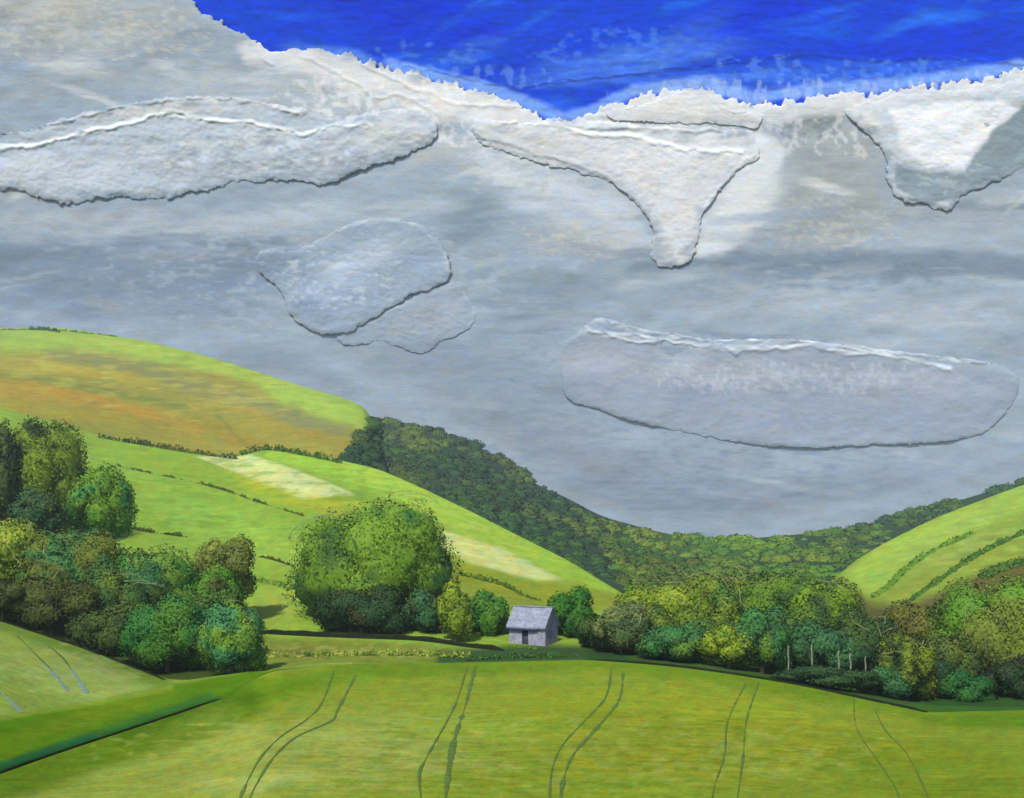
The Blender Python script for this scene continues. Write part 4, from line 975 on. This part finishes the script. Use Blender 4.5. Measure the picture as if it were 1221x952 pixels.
# K3 two-lobed cloud
cloud('cloud', 'lower lobe of the mottled blue-grey cloud, low and right of its larger half', [(400, 392), (450, 378), (500, 350), (535, 338), (558, 348), (568, 372), (556, 396), (530, 405), (505, 420), (455, 408), (415, 412)],
      1.3, 9.0, 2.8, 2.5, lambda X, Y: paint(X, Y, (142, 152, 166), [('e', 540, 370, 24, 30, 0, (160, 168, 184), 0.7), ('d', 490, 380, 90, 40, 8, 4, 0.5, (164, 164, 170), 0.5), ('l', [(556, 396), (566, 376), (552, 350)], (190, 196, 204), 0.8, 2.5, 0.7)], warp=5, seed=121, mott=SM), rag=3.5, seed=123, rimnoise=1.2)
cloud('cloud', 'mottled blue-grey rounded cloud left of centre with a bright smudge', [(308, 300), (345, 299), (382, 286), (420, 266), (458, 260), (498, 266), (520, 284), (534, 308), (536, 330), (520, 342), (490, 352), (460, 370), (420, 395), (378, 398), (346, 374), (334, 346), (312, 326)],
      1.3, 10.2, 4.2, 2.5, lambda X, Y: paint(X, Y, (142, 156, 174), [('e', 430, 310, 70, 24, -25, (182, 190, 206), 0.85), ('e', 400, 345, 50, 20, -20, (160, 172, 192), 0.7), ('e', 340, 315, 30, 20, 20, (120, 138, 156), 0.8), ('e', 480, 285, 40, 18, 20, (150, 160, 170), 0.6), ('e', 370, 370, 40, 18, 30, (124, 140, 160), 0.7),
          ('l', [(380, 286), (420, 266), (458, 260), (498, 266), (522, 288), (536, 320)], (196, 204, 210), 0.8, 3, 0.7), ('d', 400, 330, 110, 60, 8, 4, 0.52, (192, 198, 210), 0.5)], warp=6, seed=131, mott=SM), rag=3.5, seed=133, rimnoise=1.3)
# K4 lower right cloud
w4 = [[(700, 388), (760, 410), (820, 402), (880, 420), (950, 404), (1010, 424), (1080, 418)], [(710, 378), (750, 390), (800, 398), (860, 408), (910, 404), (960, 408), (1020, 414), (1080, 422), (1130, 426), (1180, 432)], [(700, 395), (760, 400), (830, 414), (900, 416), (980, 412), (1060, 424), (1130, 440)]]
cloud('cloud', 'long flat-bottomed cloud with a white streaked crest low on the right', [(671, 416), (688, 398), (712, 380), (750, 388), (800, 398), (860, 405), (930, 404), (1000, 410), (1080, 420), (1150, 428), (1200, 438), (1215, 455), (1204, 486), (1168, 518), (1100, 528), (1000, 533), (930, 533), (850, 522), (770, 505), (705, 486), (674, 470)],
      1.4, 9.0, 4.2, 2.5, lambda X, Y: paint(X, Y, (144, 152, 168), [('e', 850, 440, 190, 20, 4, (164, 168, 178), 0.85), ('e', 1090, 455, 120, 16, 6, (164, 168, 180), 0.7), ('e', 950, 495, 240, 26, 4, (138, 148, 168), 0.8), ('e', 720, 430, 50, 30, 0, (160, 164, 176), 0.7), ('l', w4[1], (236, 238, 242), 0.6, 4, 0.85), ('l', w4[2], (216, 220, 226), 0.6, 5, 0.7), ('l', w4[0], (220, 222, 230), 0.4, 2.5, 0.6),
          ('d', 940, 450, 260, 30, 5, 7, 0.5, (184, 184, 192), 0.5), ('d', 900, 500, 240, 40, 14, 4, 0.54, (160, 158, 164), 0.4)], warp=6, seed=141, mott=SM),
      hfun=ridge_fn(w4, 4, 3.5, 142), rag=2.2, seed=143, rimnoise=0.9)
# K5 upper right
cloud('cloud', 'bright white and slate cloud hanging in the upper right corner', [(1010, 132), (1060, 116), (1130, 108), (1180, 104), (1240, 88), (1400, 70), (1400, 160), (1240, 196), (1200, 212), (1160, 226), (1142, 238), (1134, 252), (1108, 246), (1072, 236), (1058, 214), (1056, 186), (1034, 160)],
      1.4, 9.0, 5.5, 3, lambda X, Y: paint(X, Y, (186, 190, 196), [('p', [(1060, 128), (1190, 118), (1215, 132), (1170, 170), (1150, 200), (1110, 200), (1075, 175)], (222, 220, 224), 5, 0.95), ('p', [(1225, 120), (1300, 100), (1400, 90), (1400, 200), (1240, 205), (1160, 235), (1100, 245), (1068, 225), (1070, 195), (1110, 206), (1150, 206), (1180, 160)], (120, 134, 142), 3, 0.95),
          ('e', 1035, 145, 30, 14, 30, (206, 204, 204), 0.8), ('d', 1150, 215, 100, 30, 8, 4, 0.5, (160, 168, 174), 0.6)], warp=5, seed=151, mott=SM), rag=4, seed=153, rimnoise=1.2)
# K6 rounded white head
cloud('cloud', 'rounded cream cloud head just under the blue sky in the middle', [(722, 134), (760, 126), (795, 116), (820, 106), (850, 112), (872, 126), (906, 138), (900, 152), (860, 148), (800, 146), (740, 144)],
      1.3, 9.0, 3.2, 3, lambda X, Y: paint(X, Y, (204, 200, 200), [('e', 820, 125, 50, 12, 0, (216, 210, 208), 0.7), ('e', 880, 140, 30, 8, 10, (190, 186, 186), 0.6)], warp=5, seed=161, mott=SM), rag=4, seed=163, rimnoise=1.2)

# ------------------------------------------------------------------ air
hm = bpy.data.materials.new('haze_air'); hm.use_nodes = True
hn = hm.node_tree; hn.nodes.remove(hn.nodes['Principled BSDF'])
pv = hn.nodes.new('ShaderNodeVolumePrincipled'); pv.inputs['Color'].default_value = (0.78, 0.88, 1.0, 1)
pv.inputs['Density'].default_value = 0.00019; pv.inputs['Anisotropy'].default_value = 0.2
hn.links.new(pv.outputs[0], hn.nodes['Material Output'].inputs['Volume'])
vv, ff = slab_box(-1150, 1150, -60, 1210, EYE - 38, EYE + 128)
hz = mesh_obj('haze', vv, ff, hm, flat=True); hz['kind'] = 'stuff'; hz['label'] = 'thin blue summer haze filling the valley'

# ------------------------------------------------------------------ camera
cam = bpy.data.cameras.new('camera'); co = bpy.data.objects.new('camera', cam); COL.objects.link(co)
co.location = (0, 0, EYE); co.rotation_euler = (math.radians(90), 0, 0)
cam.sensor_fit = 'HORIZONTAL'; cam.sensor_width = 36.0; cam.lens = 36.0 * F / 1221.0
cam.shift_y = (HOR - 476.0) / 1221.0
cam.clip_start = 0.5; cam.clip_end = 12000
scene.camera = co

# ------------------------------------------------------------------ light
SUN = Vector((-0.30, -0.74, 0.90)).normalized()      # towards the sun
sl = bpy.data.lights.new('sun', 'SUN'); sl.energy = 3.4; sl.angle = math.radians(0.8); sl.color = (1.0, 0.96, 0.89)
so = bpy.data.objects.new('sun', sl); COL.objects.link(so)
so.rotation_euler = SUN.to_track_quat('Z', 'Y').to_euler()
w = bpy.data.worlds.new('World'); scene.world = w; w.use_nodes = True
nt = w.node_tree; bg = nt.nodes['Background']
sky = nt.nodes.new('ShaderNodeTexSky'); sky.sky_type = 'NISHITA'; sky.sun_disc = False
sky.sun_elevation = math.asin(SUN.z); sky.sun_rotation = math.atan2(SUN.x, SUN.y)
nt.links.new(sky.outputs[0], bg.inputs['Color']); bg.inputs['Strength'].default_value = 0.14
scene.view_settings.view_transform = 'Standard'; scene.view_settings.look = 'None'
scene.view_settings.gamma = 1; scene.view_settings.exposure = 0.75
scene.render.engine = 'CYCLES'
